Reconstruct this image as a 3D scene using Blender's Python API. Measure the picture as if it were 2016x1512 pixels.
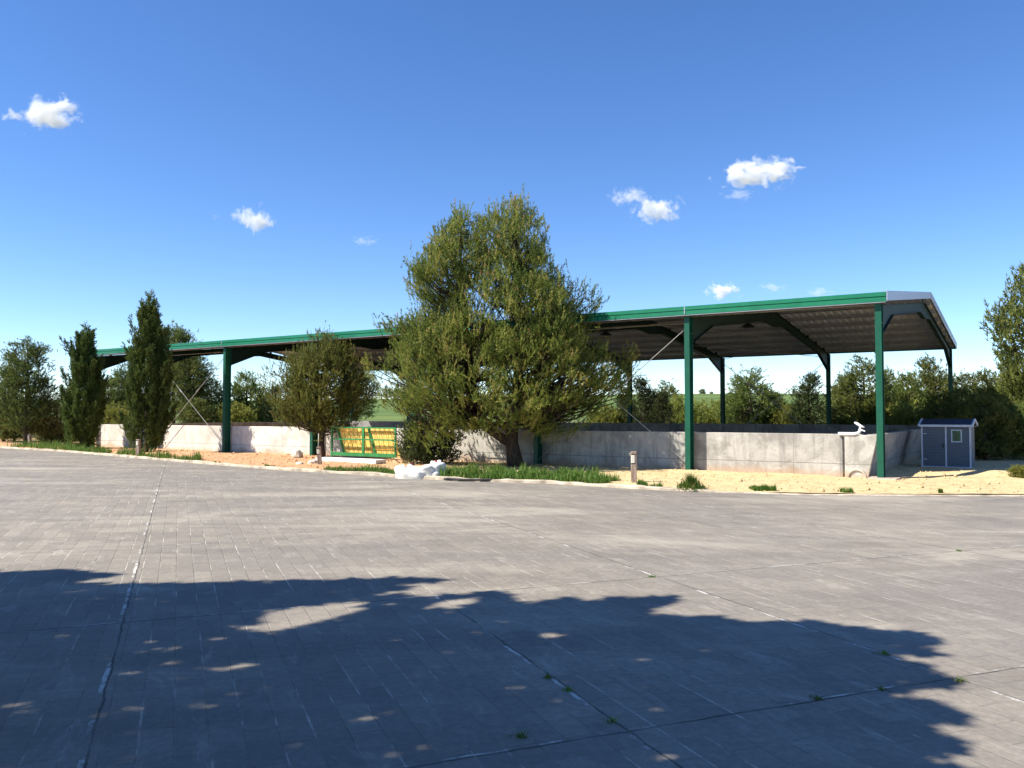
import bpy, math, random
import numpy as np
from mathutils import Vector, noise

R = math.radians
for o in list(bpy.data.objects):
    bpy.data.objects.remove(o)
scene = bpy.context.scene
COL = scene.collection

# ------------------------------------------------------------------ camera
H_CAM, PITCH, FPX = 1.673, R(2.0), 1631.0
cam = bpy.data.cameras.new("camera")
cam.sensor_width = 36.0
cam.lens = 36.0 * FPX / 2016.0
cam.clip_end = 20000
cam.clip_start = 0.05
cam_ob = bpy.data.objects.new("camera", cam)
cam_ob.location = (0, 0, H_CAM)
cam_ob.rotation_euler = (R(90) + PITCH, 0, 0)
COL.objects.link(cam_ob)
scene.camera = cam_ob

# ------------------------------------------------------------------ sky and sun
SUN_EL, SUN_AZ = R(47), R(74)           # light travels towards azimuth 74 deg right of the view axis
SDIR = (math.sin(SUN_AZ) * math.cos(SUN_EL), math.cos(SUN_AZ) * math.cos(SUN_EL), -math.sin(SUN_EL))
world = bpy.data.worlds.new("World")
scene.world = world
world.use_nodes = True
wn = world.node_tree
bg = wn.nodes["Background"]
sky = wn.nodes.new("ShaderNodeTexSky")
sky.sky_type = 'NISHITA'
sky.sun_disc = False
sky.sun_elevation = SUN_EL
sky.sun_rotation = SUN_AZ + math.pi
sky.altitude = 2200
sky.air_density = 1.0
sky.dust_density = 0.0
sky.ozone_density = 3.0
hs = wn.nodes.new("ShaderNodeHueSaturation")
hs.inputs["Saturation"].default_value = 1.19
hs.inputs["Hue"].default_value = 0.507
wn.links.new(sky.outputs[0], hs.inputs["Color"])
wn.links.new(hs.outputs[0], bg.inputs[0])
bg.inputs[1].default_value = 0.116

sun = bpy.data.lights.new("sun", 'SUN')
sun.energy = 5.0
sun.angle = R(0.53)
sun.color = (1.0, 0.93, 0.82)
sun_ob = bpy.data.objects.new("sun", sun)
sun_ob.rotation_euler = Vector(SDIR).to_track_quat('-Z', 'Y').to_euler()
sun_ob.location = (-40, -10, 40)
COL.objects.link(sun_ob)

scene.view_settings.view_transform = 'Standard'
scene.view_settings.look = 'None'
scene.view_settings.gamma = 1
scene.view_settings.use_curve_mapping = False
scene.view_settings.exposure = 0.88
scene.render.engine = 'CYCLES'
scene.cycles.use_denoising = True
scene.cycles.denoising_prefilter = 'ACCURATE'
scene.cycles.max_bounces = 8
scene.cycles.transparent_max_bounces = 8
scene.cycles.volume_bounces = 12
scene.cycles.volume_max_steps = 64

# ------------------------------------------------------------------ pixel <-> world
def ray(px, py):
    a = (px - 1008) / FPX; b = -(py - 756) / FPX
    c, s = math.cos(PITCH), math.sin(PITCH)
    return Vector((a, c - b * s, s + b * c))
def gp(px, py, z=0.0):
    d = ray(px, py); t = (z - H_CAM) / d.z
    return Vector((d.x * t, d.y * t, z))
def at(px, py, Y):
    d = ray(px, py); t = Y / d.y
    return Vector((d.x * t, Y, H_CAM + d.z * t))

# building frame: local x = along the front to the right, y = to the back
TH = R(32.977)
P0 = Vector((9.1216, 20.578, 0))
XA = Vector((math.cos(TH), -math.sin(TH), 0)); YA = Vector((math.sin(TH), math.cos(TH), 0))
def W(x, y, z=0.0):
    v = P0 + XA * x + YA * y; return Vector((v.x, v.y, z))

# ------------------------------------------------------------------ node helper
def mat(name):
    m = bpy.data.materials.new(name); m.use_nodes = True
    nt = m.node_tree; nt.nodes.clear()
    out = nt.nodes.new("ShaderNodeOutputMaterial")
    return m, nt, out
class G:
    def __init__(s, nt): s.nt = nt
    def n(s, t, **kw):
        nd = s.nt.nodes.new("ShaderNode" + t)
        for k, v in kw.items(): setattr(nd, k, v)
        return nd
    def put(s, sock, v):
        if v is None: return
        if isinstance(v, bpy.types.NodeSocket): s.nt.links.new(v, sock)
        else:
            if sock.type == 'RGBA' and len(v) == 3: v = (*v, 1)
            sock.default_value = v
    def coord(s, which="Object"): return s.n("TexCoord").outputs[which]
    def geo(s): return s.n("NewGeometry").outputs["Position"]
    def mapping(s, v, rot=(0, 0, 0), scale=(1, 1, 1), loc=(0, 0, 0)):
        m = s.n("Mapping"); s.put(m.inputs[0], v)
        m.inputs["Location"].default_value = loc; m.inputs["Rotation"].default_value = rot; m.inputs["Scale"].default_value = scale
        return m.outputs[0]
    def noise(s, v, scale=1, detail=4, rough=.55, dist=0.0):
        m = s.n("TexNoise"); s.put(m.inputs["Vector"], v)
        m.inputs["Scale"].default_value = scale; m.inputs["Detail"].default_value = detail
        m.inputs["Roughness"].default_value = rough; m.inputs["Distortion"].default_value = dist
        return m.outputs[0]
    def math(s, op, a, b=None, c=None, clamp=False):
        m = s.n("Math", operation=op, use_clamp=clamp)
        s.put(m.inputs[0], a); s.put(m.inputs[1], b); s.put(m.inputs[2], c)
        return m.outputs[0]
    def mix(s, f, a, b, mode='MIX'):
        m = s.n("Mix", data_type='RGBA', blend_type=mode)
        s.put(m.inputs[0], f); s.put(m.inputs[6], a); s.put(m.inputs[7], b)
        return m.outputs[2]
    def ramp(s, f, stops):
        m = s.n("ValToRGB"); s.put(m.inputs[0], f)
        e = m.color_ramp.elements
        while len(e) < len(stops): e.new(.5)
        for q, (p, c) in zip(e, stops):
            q.position = p; q.color = (*c, 1) if len(c) == 3 else c
        return m.outputs[0]
    def step(s, f, a, b):
        m = s.n("MapRange", interpolation_type='SMOOTHSTEP'); s.put(m.inputs[0], f)
        m.inputs[1].default_value = a; m.inputs[2].default_value = b
        return m.outputs[0]
    def sep(s, v):
        m = s.n("SeparateXYZ"); s.put(m.inputs[0], v); return m.outputs
    def bump(s, h, strength=.3, dist=.02):
        m = s.n("Bump"); s.put(m.inputs["Height"], h)
        m.inputs["Strength"].default_value = strength; m.inputs["Distance"].default_value = dist
        return m.outputs[0]
    def bsdf(s, col, rough=.8, metal=0.0, normal=None, spec=.3):
        m = s.n("BsdfPrincipled")
        s.put(m.inputs["Base Color"], col); s.put(m.inputs["Roughness"], rough)
        s.put(m.inputs["Metallic"], metal); s.put(m.inputs["Normal"], normal)
        m.inputs["Specular IOR Level"].default_value = spec
        return m.outputs[0]

def simple(name, col, rough=.7, metal=0., var=.18, scale=6., spec=.3, bump=.0):
    m, nt, out = mat(name); g = G(nt)
    n = g.noise(g.coord(), scale, 6, .65)
    a = tuple(c * (1 - var) for c in col); b = tuple(min(1, c * (1 + var)) for c in col)
    c = g.mix(g.step(n, .3, .7), a, b)
    nm = g.bump(g.noise(g.coord(), scale * 8, 3), bump, .01) if bump else None
    nt.links.new(g.bsdf(c, rough, metal, nm, spec), out.inputs[0])
    return m

# ------------------------------------------------------------------ materials
def pavement_mat():
    m, nt, out = mat("stamped_concrete"); g = G(nt)
    p = g.geo()
    PA = R(21.9)
    q = g.mapping(p, rot=(0, 0, -PA - R(90)))     # x runs along the long joints, y across
    # warp a little
    wob = g.noise(p, 1.3, 2)
    wv = g.n("VectorMath", operation='SCALE'); g.put(wv.inputs[0], wob); 
    bt = g.n("TexBrick"); g.put(bt.inputs["Vector"], q)
    bt.offset = .5; bt.squash = 1
    bt.inputs["Scale"].default_value = 1.0
    bt.inputs["Mortar Size"].default_value = .006; bt.inputs["Mortar Smooth"].default_value = .6
    bt.inputs["Brick Width"].default_value = .46; bt.inputs["Row Height"].default_value = .17
    bt.inputs["Color1"].default_value = (.0, .0, .0, 1); bt.inputs["Color2"].default_value = (1, 1, 1, 1)
    bt.inputs["Mortar"].default_value = (.5, .5, .5, 1)
    big = g.noise(p, .22, 4, .6)
    mid = g.noise(g.mapping(p, rot=(0, 0, -R(70)), scale=(.35, 1.5, 1)), .9, 6, .68, .4)
    fine = g.noise(p, 18, 6, .75)
    base = g.ramp(mid, [(.26, (.205, .183, .150)), (.42, (.288, .256, .205)), (.58, (.370, .328, .262)), (.76, (.49, .435, .348))])
    base = g.mix(g.step(big, .35, .62), g.mix(.5, base, (.215, .197, .178)), base)
    base = g.mix(g.math('MULTIPLY', bt.outputs["Color"], .42), base, (.165, .144, .125))
    base = g.mix(g.step(fine, .35, .75), g.mix(.45, base, (.12, .108, .094)), base)
    base = g.mix(g.math('MULTIPLY', g.step(g.noise(g.mapping(p, rot=(0, 0, -R(72)), scale=(.5, 1.6, 1)), .33, 5, .62, .5), .52, .68), .42), base, (.47, .42, .335))
    # dusty ochre stains
    st = g.noise(p, .55, 5, .6, .8)
    base = g.mix(g.math('MULTIPLY', g.step(st, .62, .76), .35), base, (.33, .26, .18))
    # mortar lines, dark, broken
    brk = g.noise(p, 2.2, 5, .7)
    fade = g.step(brk, .38, .62)
    base = g.mix(g.math('MULTIPLY', bt.outputs["Fac"], g.math('MULTIPLY', fade, .38)), base, (.075, .07, .068))
    # white lime along the long joints
    s = g.sep(q)
    rowf = g.math('FRACT', g.math('DIVIDE', s[1], .17))
    dl = g.math('ABSOLUTE', g.math('SUBTRACT', g.math('FRACT', g.math('ADD', rowf, .5)), .5))
    jag = g.noise(p, 14, 4, .7)
    wl = g.math('LESS_THAN', dl, g.math('MULTIPLY', g.math('SUBTRACT', jag, .28), .16))
    lm = g.noise(g.mapping(q, scale=(.9, 3.1, 1)), 1.15, 5, .72)
    lm2 = g.noise(p, .30, 3, .6)
    lime = g.math('MULTIPLY', g.math('MULTIPLY', g.step(lm, .50, .62), wl), g.step(lm2, .36, .52))
    base = g.mix(g.math('MULTIPLY', lime, .62), base, (.60, .55, .47))
    # worn pale blotches
    wb = g.noise(g.mapping(q, scale=(.6, 2.0, 1)), 2.4, 6, .75, .6)
    base = g.mix(g.math('MULTIPLY', g.step(wb, .54, .72), .42), base, (.46, .42, .36))
    # expansion joints
    wx = g.math('MULTIPLY', g.math('SUBTRACT', g.noise(p, 3.0, 4), .5), .05)
    sy = g.math('ADD', s[1], wx); sx = g.math('ADD', s[0], wx)
    def lines(c, vals, eps):
        r = None
        for v in vals:
            k = g.math('COMPARE', c, v, eps)
            r = k if r is None else g.math('MAXIMUM', r, k)
        return r
    JL = [.39, -2.22, -4.585, -8.85, -13.4, 4.9]
    JC = [3.87, 7.35, 11.4, 15.6, 19.8, -1.2, 24]
    near = g.math('LESS_THAN', s[0], 7.35)
    j = g.math('MAXIMUM', g.math('MAXIMUM', lines(sy, [v for v in JL if v != -2.22], .008), g.math('MULTIPLY', lines(sy, [-2.22], .008), near)), lines(sx, JC, .010))
    jw = g.math('MAXIMUM', g.math('MAXIMUM', lines(sy, [v + .022 for v in JL if v != -2.22], .014), g.math('MULTIPLY', lines(sy, [-2.2], .014), near)), lines(sx, [v + .02 for v in JC], .008))
    jw = g.math('MULTIPLY', jw, g.step(g.noise(p, 1.6, 6, .75), .50, .60))
    base = g.mix(g.math('MULTIPLY', jw, .85), base, (.60, .58, .54))
    base = g.mix(g.math('MULTIPLY', j, g.math('ADD', .25, g.math('MULTIPLY', g.step(brk, .35, .6), .55))), base, (.055, .048, .042))
    h = g.math('SUBTRACT', g.math('ADD', g.math('MULTIPLY', fine, .35), g.math('MULTIPLY', bt.outputs["Color"], .15)),
               g.math('ADD', g.math('MULTIPLY', bt.outputs["Fac"], .6), j))
    nt.links.new(g.bsdf(base, .78, 0, g.bump(h, .55, .012), .25), out.inputs[0])
    return m

def dirt_mat():
    m, nt, out = mat("bare_earth"); g = G(nt)
    p = g.geo(); s = g.sep(p)
    n1 = g.noise(p, .5, 6, .65); n2 = g.noise(p, 5, 8, .7); n3 = g.noise(p, 26, 5, .75)
    left = g.step(g.math('ADD', s[0], g.math('MULTIPLY', n1, 6)), 3.5, -3.0)
    # MapRange handles the reversed range
    sand = g.ramp(n2, [(.3, (.42, .30, .15)), (.5, (.60, .46, .25)), (.7, (.70, .56, .33))])
    org = g.ramp(n2, [(.3, (.38, .19, .09)), (.5, (.55, .32, .17)), (.72, (.64, .44, .27))])
    c = g.mix(left, sand, org)
    far = g.step(s[1], 44, 58)
    c = g.mix(far, c, (.10, .12, .04))
    c = g.mix(g.step(n3, .62, .72), c, g.mix(.6, c, (.16, .10, .05)))
    nt.links.new(g.bsdf(c, .95, 0, g.bump(g.math('ADD', n2, g.math('MULTIPLY', n3, .5)), .7, .06), .1), out.inputs[0])
    return m

def concrete_mat(name, light, tint=(1, 1, 1), grad=None):
    m, nt, out = mat(name); g = G(nt)
    p = g.geo(); o = g.coord(); s = g.sep(o)
    blot = g.noise(g.mapping(o, scale=(1, 1, 1.2)), 1.3, 8, .68, .5)
    drip = g.noise(g.mapping(o, scale=(5, 5, .55)), 1.0, 6, .7)
    fine = g.noise(o, 22, 6, .7)
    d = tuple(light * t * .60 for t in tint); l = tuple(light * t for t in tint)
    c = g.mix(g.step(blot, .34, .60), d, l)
    c = g.mix(g.math('MULTIPLY', g.step(drip, .46, .70), .65), c, tuple(v * .75 for v in d))
    c = g.mix(g.math('MULTIPLY', g.step(fine, .45, .75), .25), c, tuple(v * .7 for v in d))
    # lime bloom
    c = g.mix(g.math('MULTIPLY', g.step(g.noise(o, 2.6, 6, .7, 1.0), .56, .72), .55), c, tuple(min(.85, v * 1.5) for v in l))
    if grad:   # the far half of the front is limewashed
        k = g.step(g.math('ADD', s[0], g.math('MULTIPLY', blot, 2.0)), grad[0], grad[1])
        c = g.mix(g.math('MULTIPLY', k, .85), c, g.mix(g.step(blot, .3, .62), (.50, .465, .40), (.72, .68, .60)))
    # earth splash along the foot
    c = g.mix(g.math('MULTIPLY', g.step(g.math('ADD', s[2], g.math('MULTIPLY', g.math('SUBTRACT', blot, .5), .5)), .30, .05), .55), c, (.45, .28, .16))
    # shutter lines
    ln = g.math('COMPARE', g.math('ADD', s[2], g.math('MULTIPLY', g.math('SUBTRACT', drip, .5), .03)), .36, .011)
    c = g.mix(g.math('MULTIPLY', ln, .55), c, tuple(v * .5 for v in d))
    vf = g.math('FRACT', g.math('DIVIDE', g.math('ADD', s[0], 80), 2.47))
    vl = g.math('COMPARE', vf, .5, .004)
    c = g.mix(g.math('MULTIPLY', vl, .4), c, tuple(v * .5 for v in d))
    h = g.math('SUBTRACT', g.math('ADD', fine, blot), g.math('ADD', ln, vl))
    nt.links.new(g.bsdf(c, .9, 0, g.bump(h, .45, .015), .2), out.inputs[0])
    return m

def leaf_mat(name, stops, trans=.28, rough=.6):
    m, nt, out = mat(name); g = G(nt)
    a = g.n("Attribute"); a.attribute_name = "tint"
    c = g.ramp(a.outputs["Fac"], stops)
    oi = g.n("ObjectInfo").outputs["Random"]
    hsv = g.n("HueSaturation"); g.put(hsv.inputs["Color"], c)
    g.put(hsv.inputs["Value"], g.math('ADD', g.math('MULTIPLY', oi, .35), .83))
    g.put(hsv.inputs["Hue"], g.math('ADD', g.math('MULTIPLY', oi, .03), .485))
    c = hsv.outputs[0]
    b = g.bsdf(c, rough, 0, None, .25)
    t = g.n("BsdfTranslucent"); g.put(t.inputs[0], c)
    ms = g.n("MixShader"); ms.inputs[0].default_value = trans
    nt.links.new(b, ms.inputs[1]); nt.links.new(t.outputs[0], ms.inputs[2])
    nt.links.new(ms.outputs[0], out.inputs[0])
    return m

def bark_mat(name, col):
    m, nt, out = mat(name); g = G(nt)
    o = g.coord()
    n = g.noise(g.mapping(o, scale=(9, 9, 2)), 2, 8, .75)
    c = g.mix(g.step(n, .35, .65), tuple(v * .35 for v in col), col)
    nt.links.new(g.bsdf(c, .95, 0, g.bump(n, .9, .04), .1), out.inputs[0])
    return m

def siding_mat():
    m, nt, out = mat("slate_blue_lap_siding"); g = G(nt)
    o = g.coord(); s = g.sep(o)
    f = g.math('FRACT', g.math('DIVIDE', s[2], .085))
    gl = g.math('LESS_THAN', f, .12)
    n = g.noise(g.mapping(o, scale=(1, 1, 12)), 4, 5, .7)
    c = g.mix(g.step(n, .3, .7), (.105, .125, .155), (.145, .168, .205))
    c = g.mix(g.math('MULTIPLY', gl, .5), c, (.05, .065, .085))
    nt.links.new(g.bsdf(c, .6, 0, g.bump(f, .6, .02), .3), out.inputs[0])
    return m

def wood_mat(name, a, b):
    m, nt, out = mat(name); g = G(nt)
    o = g.coord()
    n = g.noise(g.mapping(o, scale=(14, 14, .9)), 2.5, 8, .7, .6)
    c = g.mix(g.step(n, .38, .62), a, b)
    nt.links.new(g.bsdf(c, .9, 0, g.bump(n, .6, .02), .15), out.inputs[0])
    return m

def field_mat():
    m, nt, out = mat("green_crop_field"); g = G(nt)
    p = g.geo(); s = g.sep(p)
    n = g.noise(g.mapping(p, scale=(.02, .06, 1)), 1.0, 6, .65)
    n2 = g.noise(p, .5, 5, .7)
    c = g.mix(g.step(n, .35, .65), (.085, .135, .040), (.14, .19, .055))
    band = g.step(g.math('ADD', s[1], g.math('MULTIPLY', n, 60)), 190, 150)
    c = g.mix(band, c, g.mix(g.step(n2, .35, .65), (.15, .15, .06), (.22, .20, .10)))
    nt.links.new(g.bsdf(c, .95, 0, None, .1), out.inputs[0])
    return m

def plain_mat():
    m, nt, out = mat("dry_grassland"); g = G(nt)
    p = g.geo()
    n = g.noise(p, .35, 7, .68); n2 = g.noise(p, 4, 6, .7)
    c = g.mix(g.step(n, .35, .65), (.075, .095, .03), (.16, .15, .065))
    c = g.mix(g.step(n2, .45, .7), c, (.20, .155, .085))
    nt.links.new(g.bsdf(c, .95, 0, g.bump(n2, .5, .08), .1), out.inputs[0])
    return m

M = {}
M['pave'] = pavement_mat()
M['dirt'] = dirt_mat()
M['field'] = field_mat()
M['plain'] = plain_mat()
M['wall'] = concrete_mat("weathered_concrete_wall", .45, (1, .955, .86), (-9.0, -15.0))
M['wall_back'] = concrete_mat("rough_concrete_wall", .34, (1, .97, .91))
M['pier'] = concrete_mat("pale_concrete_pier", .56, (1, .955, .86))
M['kerb'] = simple("kerb_concrete", (.47, .40, .30), .9, 0, .42, 2.2, .2, .4)
M['green'] = simple("green_coated_steel", (.007, .158, .076), .38, 0, .12, 3, .45)
M['dgreen'] = simple("dark_green_painted_steel", (.005, .080, .045), .42, 0, .15, 3, .4)
M['gate_green'] = simple("gate_green_paint", (.03, .20, .055), .5, 0, .2, 6, .4)
M['galv'] = simple("galvanised_trim", (.42, .43, .50), .42, .55, .1, 8, .5)
M['rafter'] = simple("black_green_rafter_paint", (.004, .022, .018), .6, 0, .15, 3, .25)
M['sheet'] = simple("steel_roof_sheet", (.60, .615, .64), .6, .1, .12, 2, .4)
M['purlin'] = simple("galvanised_purlin", (.26, .26, .27), .6, .1, .15, 4, .4)
M['rod'] = simple("galvanised_rod", (.42, .41, .38), .45, .6, .15, 10, .5)
M['white_plastic'] = simple("white_plastic_trim", (.55, .585, .65), .5, 0, .06, 10, .35)
M['white_paint'] = simple("white_concrete_slab", (.80, .78, .74), .8, 0, .08, 6, .2, .2)
M['siding'] = siding_mat()
M['navy'] = simple("navy_shingle_roof", (.012, .017, .042), .6, 0, .25, 18, .35, .4)
M['glass'] = simple("green_reflection_glass", (.012, .085, .040), .12, 0, .5, 7, .5)  # reflected green painted in as the pane's own colour
M['yellow'] = simple("yellow_panel_paint", (.92, .62, .16), .6, 0, .16, 5, .3)
M['ochre'] = simple("orange_rib_and_shadow", (.66, .34, .07), .7, 0, .3, 10, .2)  # upright ribs, and the rail shadows modelled as crossbars
M['rust'] = simple("black_iron", (.02, .02, .02), .5, 0, .3, 10, .3)
M['rubber'] = simple("black_hose_rubber", (.016, .016, .018), .55, 0, .2, 10, .3)
M['bag'] = simple("white_woven_bag", (.66, .64, .58), .75, 0, .06, 9, .2, .35)
M['red'] = simple("red_cloth", (.42, .025, .035), .7, 0, .2, 10, .2)
M['maroon'] = simple("maroon_cloth", (.13, .02, .022), .7, 0, .2, 10, .2)
M['pipe'] = simple("white_pvc", (.78, .80, .80), .4, 0, .06, 10, .4)
M['stone'] = simple("pale_stone", (.62, .56, .46), .9, 0, .2, 8, .2, .4)
M['dark_lamp'] = simple("dark_lamp_enamel", (.02, .022, .022), .5, 0, .2, 6, .4)
M['wood'] = wood_mat("weathered_post_wood", (.20, .14, .10), (.46, .36, .29))
M['lens'] = simple("cream_lamp_lens", (.72, .68, .55), .45, 0, .06, 10, .4)
M['bark'] = bark_mat("pine_bark", (.10, .075, .058))
M['barkg'] = bark_mat("grey_bark", (.17, .14, .11))
M['pine'] = leaf_mat("olive_pine_needles", [(0, (.056, .086, .017)), (.35, (.150, .192, .034)), (.7, (.272, .284, .056)), (.9, (.36, .32, .085)), (1, (.42, .27, .12))], .34)
M['pine_small'] = leaf_mat("bronze_pine_needles", [(0, (.062, .090, .020)), (.4, (.165, .205, .042)), (.8, (.255, .280, .062)), (.93, (.31, .29, .085)), (1, (.36, .25, .10))], 0.36)
M['cyp'] = leaf_mat("cypress_sprays", [(0, (.036, .066, .014)), (.45, (.110, .158, .034)), (.85, (.195, .24, .054)), (1, (.23, .25, .07))], .3)
M['wood_green'] = leaf_mat("thicket_needles", [(0, (.050, .080, .018)), (.4, (.120, .155, .034)), (.8, (.20, .225, .052)), (1, (.26, .26, .08))], .38)
M['dark_leaf'] = leaf_mat("dark_evergreen_needles", [(0, (.020, .034, .012)), (.5, (.052, .075, .022)), (.9, (.10, .12, .038)), (1, (.13, .14, .05))], 0.25)
M['bright'] = leaf_mat("fresh_shrub_leaves", [(0, (.12, .15, .025)), (.5, (.24, .26, .05)), (1, (.34, .33, .08))], 0.4)
M['olive'] = leaf_mat("dry_olive_leaves", [(0, (.09, .085, .022)), (.5, (.20, .17, .05)), (1, (.30, .235, .085))], 0.35)
M['grass'] = leaf_mat("verge_grass", [(0, (.05, .11, .016)), (.5, (.10, .19, .028)), (.85, (.17, .26, .045)), (1, (.45, .37, .17))], 0.35)

# ------------------------------------------------------------------ object helpers
def tag(o, label=None, cat=None, group=None, kind=None):
    if label: o['label'] = label
    if cat: o['category'] = cat
    if group: o['group'] = group
    if kind: o['kind'] = kind
    return o
def empty(name, loc, rz=0.0, label=None, cat=None, group=None):
    o = bpy.data.objects.new(name, None); COL.objects.link(o)
    o.location = loc; o.rotation_euler = (0, 0, rz); o.empty_display_size = .2
    return tag(o, label, cat, group)
def link(name, me, m, parent=None, loc=(0, 0, 0), rz=0.0):
    if m is not None and not me.materials: me.materials.append(m)
    o = bpy.data.objects.new(name, me); COL.objects.link(o)
    o.location = loc; o.rotation_euler = (0, 0, rz)
    if parent: o.parent = parent
    return o
def dup(root, loc, rz, scale, label, group=None, cat=None):
    r = root.copy(); COL.objects.link(r); r.location = loc; r.rotation_euler = (0, 0, rz); r.scale = scale
    r['label'] = label
    if group: r['group'] = group
    if cat: r['category'] = cat
    for ch in list(root.children):
        c = ch.copy(); COL.objects.link(c); c.parent = r
        for gch in list(ch.children):
            d = gch.copy(); COL.objects.link(d); d.parent = c
    return r

class MB:
    def __init__(s): s.v = []; s.f = []
    def add(s, vs, fs):
        b = len(s.v); s.v += [tuple(v) for v in vs]; s.f += [tuple(i + b for i in f) for f in fs]; return s
    def box(s, x0, x1, y0, y1, z0, z1):
        vs = [(x0, y0, z0), (x1, y0, z0), (x1, y1, z0), (x0, y1, z0), (x0, y0, z1), (x1, y0, z1), (x1, y1, z1), (x0, y1, z1)]
        return s.add(vs, [(3, 2, 1, 0), (4, 5, 6, 7), (0, 1, 5, 4), (1, 2, 6, 5), (2, 3, 7, 6), (3, 0, 4, 7)])
    def prism(s, poly, axis, a, b):
        """poly of 2D points extruded along axis ('x','y','z') from a to b"""
        def P(u, v, t): return {'x': (t, u, v), 'y': (u, t, v), 'z': (u, v, t)}[axis]
        n = len(poly)
        vs = [P(u, v, a) for u, v in poly] + [P(u, v, b) for u, v in poly]
        fs = [tuple(range(n)), tuple(range(2 * n - 1, n - 1, -1))] + [(i, i + n, (i + 1) % n + n, (i + 1) % n) for i in range(n)]
        return s.add(vs, fs)
    def tube(s, pts, rad, n=8, cap=True):
        pts = [Vector(p) for p in pts]
        if not isinstance(rad, (list, tuple)): rad = [rad] * len(pts)
        vs = []; fs = []
        prev = None
        for i, p in enumerate(pts):
            t = (pts[min(i + 1, len(pts) - 1)] - pts[max(i - 1, 0)]).normalized()
            u = prev if prev is not None else (Vector((0, 0, 1)) if abs(t.z) < .9 else Vector((1, 0, 0)))
            u = (u - t * u.dot(t)).normalized(); w = t.cross(u); prev = u
            for k in range(n):
                a = 2 * math.pi * k / n
                vs.append(p + (u * math.cos(a) + w * math.sin(a)) * rad[i])
        for i in range(len(pts) - 1):
            for k in range(n):
                fs.append((i * n + k, i * n + (k + 1) % n, (i + 1) * n + (k + 1) % n, (i + 1) * n + k))
        if cap:
            fs.append(tuple(range(n - 1, -1, -1))); fs.append(tuple(range((len(pts) - 1) * n, len(pts) * n)))
        return s.add(vs, fs)
    def lathe(s, prof, n=16, c=(0, 0, 0)):
        vs = []; fs = []
        for r, z in prof:
            for k in range(n):
                a = 2 * math.pi * k / n; vs.append((c[0] + r * math.cos(a), c[1] + r * math.sin(a), c[2] + z))
        for i in range(len(prof) - 1):
            for k in range(n):
                fs.append((i * n + k, i * n + (k + 1) % n, (i + 1) * n + (k + 1) % n, (i + 1) * n + k))
        return s.add(vs, fs)
    def mesh(s, name, smooth=False):
        me = bpy.data.meshes.new(name); me.from_pydata(s.v, [], s.f); me.update()
        if smooth: me.polygons.foreach_set("use_smooth", [True] * len(me.polygons))
        return me
    def build(s, name, m, parent=None, loc=(0, 0, 0), rz=0.0, smooth=False, bevel=0.0):
        o = link(name, s.mesh(name, smooth), m, parent, loc, rz)
        if bevel:
            b = o.modifiers.new("bevel", 'BEVEL'); b.width = bevel; b.segments = 2; b.limit_method = 'ANGLE'
        return o

def tri_mesh(name, V, F, tint=None):
    """V (n,3) float, F (m,3) int -> mesh through numpy"""
    me = bpy.data.meshes.new(name)
    nv, nf = len(V), len(F)
    me.vertices.add(nv); me.vertices.foreach_set("co", np.ascontiguousarray(V, np.float32).ravel())
    me.loops.add(nf * 3); me.loops.foreach_set("vertex_index", np.ascontiguousarray(F, np.int32).ravel())
    me.polygons.add(nf); me.polygons.foreach_set("loop_start", np.arange(0, nf * 3, 3, dtype=np.int32))
    me.update(calc_edges=True)
    if tint is not None:
        a = me.attributes.new("tint", 'FLOAT', 'POINT'); a.data.foreach_set("value", np.ascontiguousarray(tint, np.float32))
    return me

def nrm(a): return a / (np.linalg.norm(a, axis=1, keepdims=True) + 1e-9)

def shoots_mesh(name, base, dirs, length, rng, k=14, nl=.10, nw=.012, spread=.8, tint=None, tipbrown=None, droop=0.):
    """each shoot carries k needles (thin triangles) along its axis"""
    n = len(base)
    b = np.repeat(base, k, 0); d = np.repeat(dirs, k, 0); L = np.repeat(length, k)
    u = rng.random(n * k) ** .8
    pos = b + d * (L * u)[:, None]
    pr = nrm(np.cross(d, rng.normal(size=(n * k, 3))))
    nd = nrm(d * (.55 + .5 * u)[:, None] + pr * spread + np.array([0, 0, -droop]))
    ln = nl * (.7 + .6 * rng.random(n * k))
    side = nrm(np.cross(nd, rng.normal(size=(n * k, 3)))) * (nw * (.7 + .6 * rng.random(n * k)))[:, None]
    tip = pos + nd * ln[:, None]
    V = np.stack([pos - side, pos + side, tip], 1).reshape(-1, 3)
    F = np.arange(n * k * 3).reshape(-1, 3)
    t = np.repeat(tint, k) + rng.normal(0, .07, n * k)
    if tipbrown is not None:
        tb = np.repeat(tipbrown, k)
        t = np.where((u > .72) & tb, 1.0, np.minimum(t, .92))
    else:
        t = np.minimum(t, .97)
    t = np.clip(np.repeat(t, 3), 0, 1)
    return tri_mesh(name, V, F, t)

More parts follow.
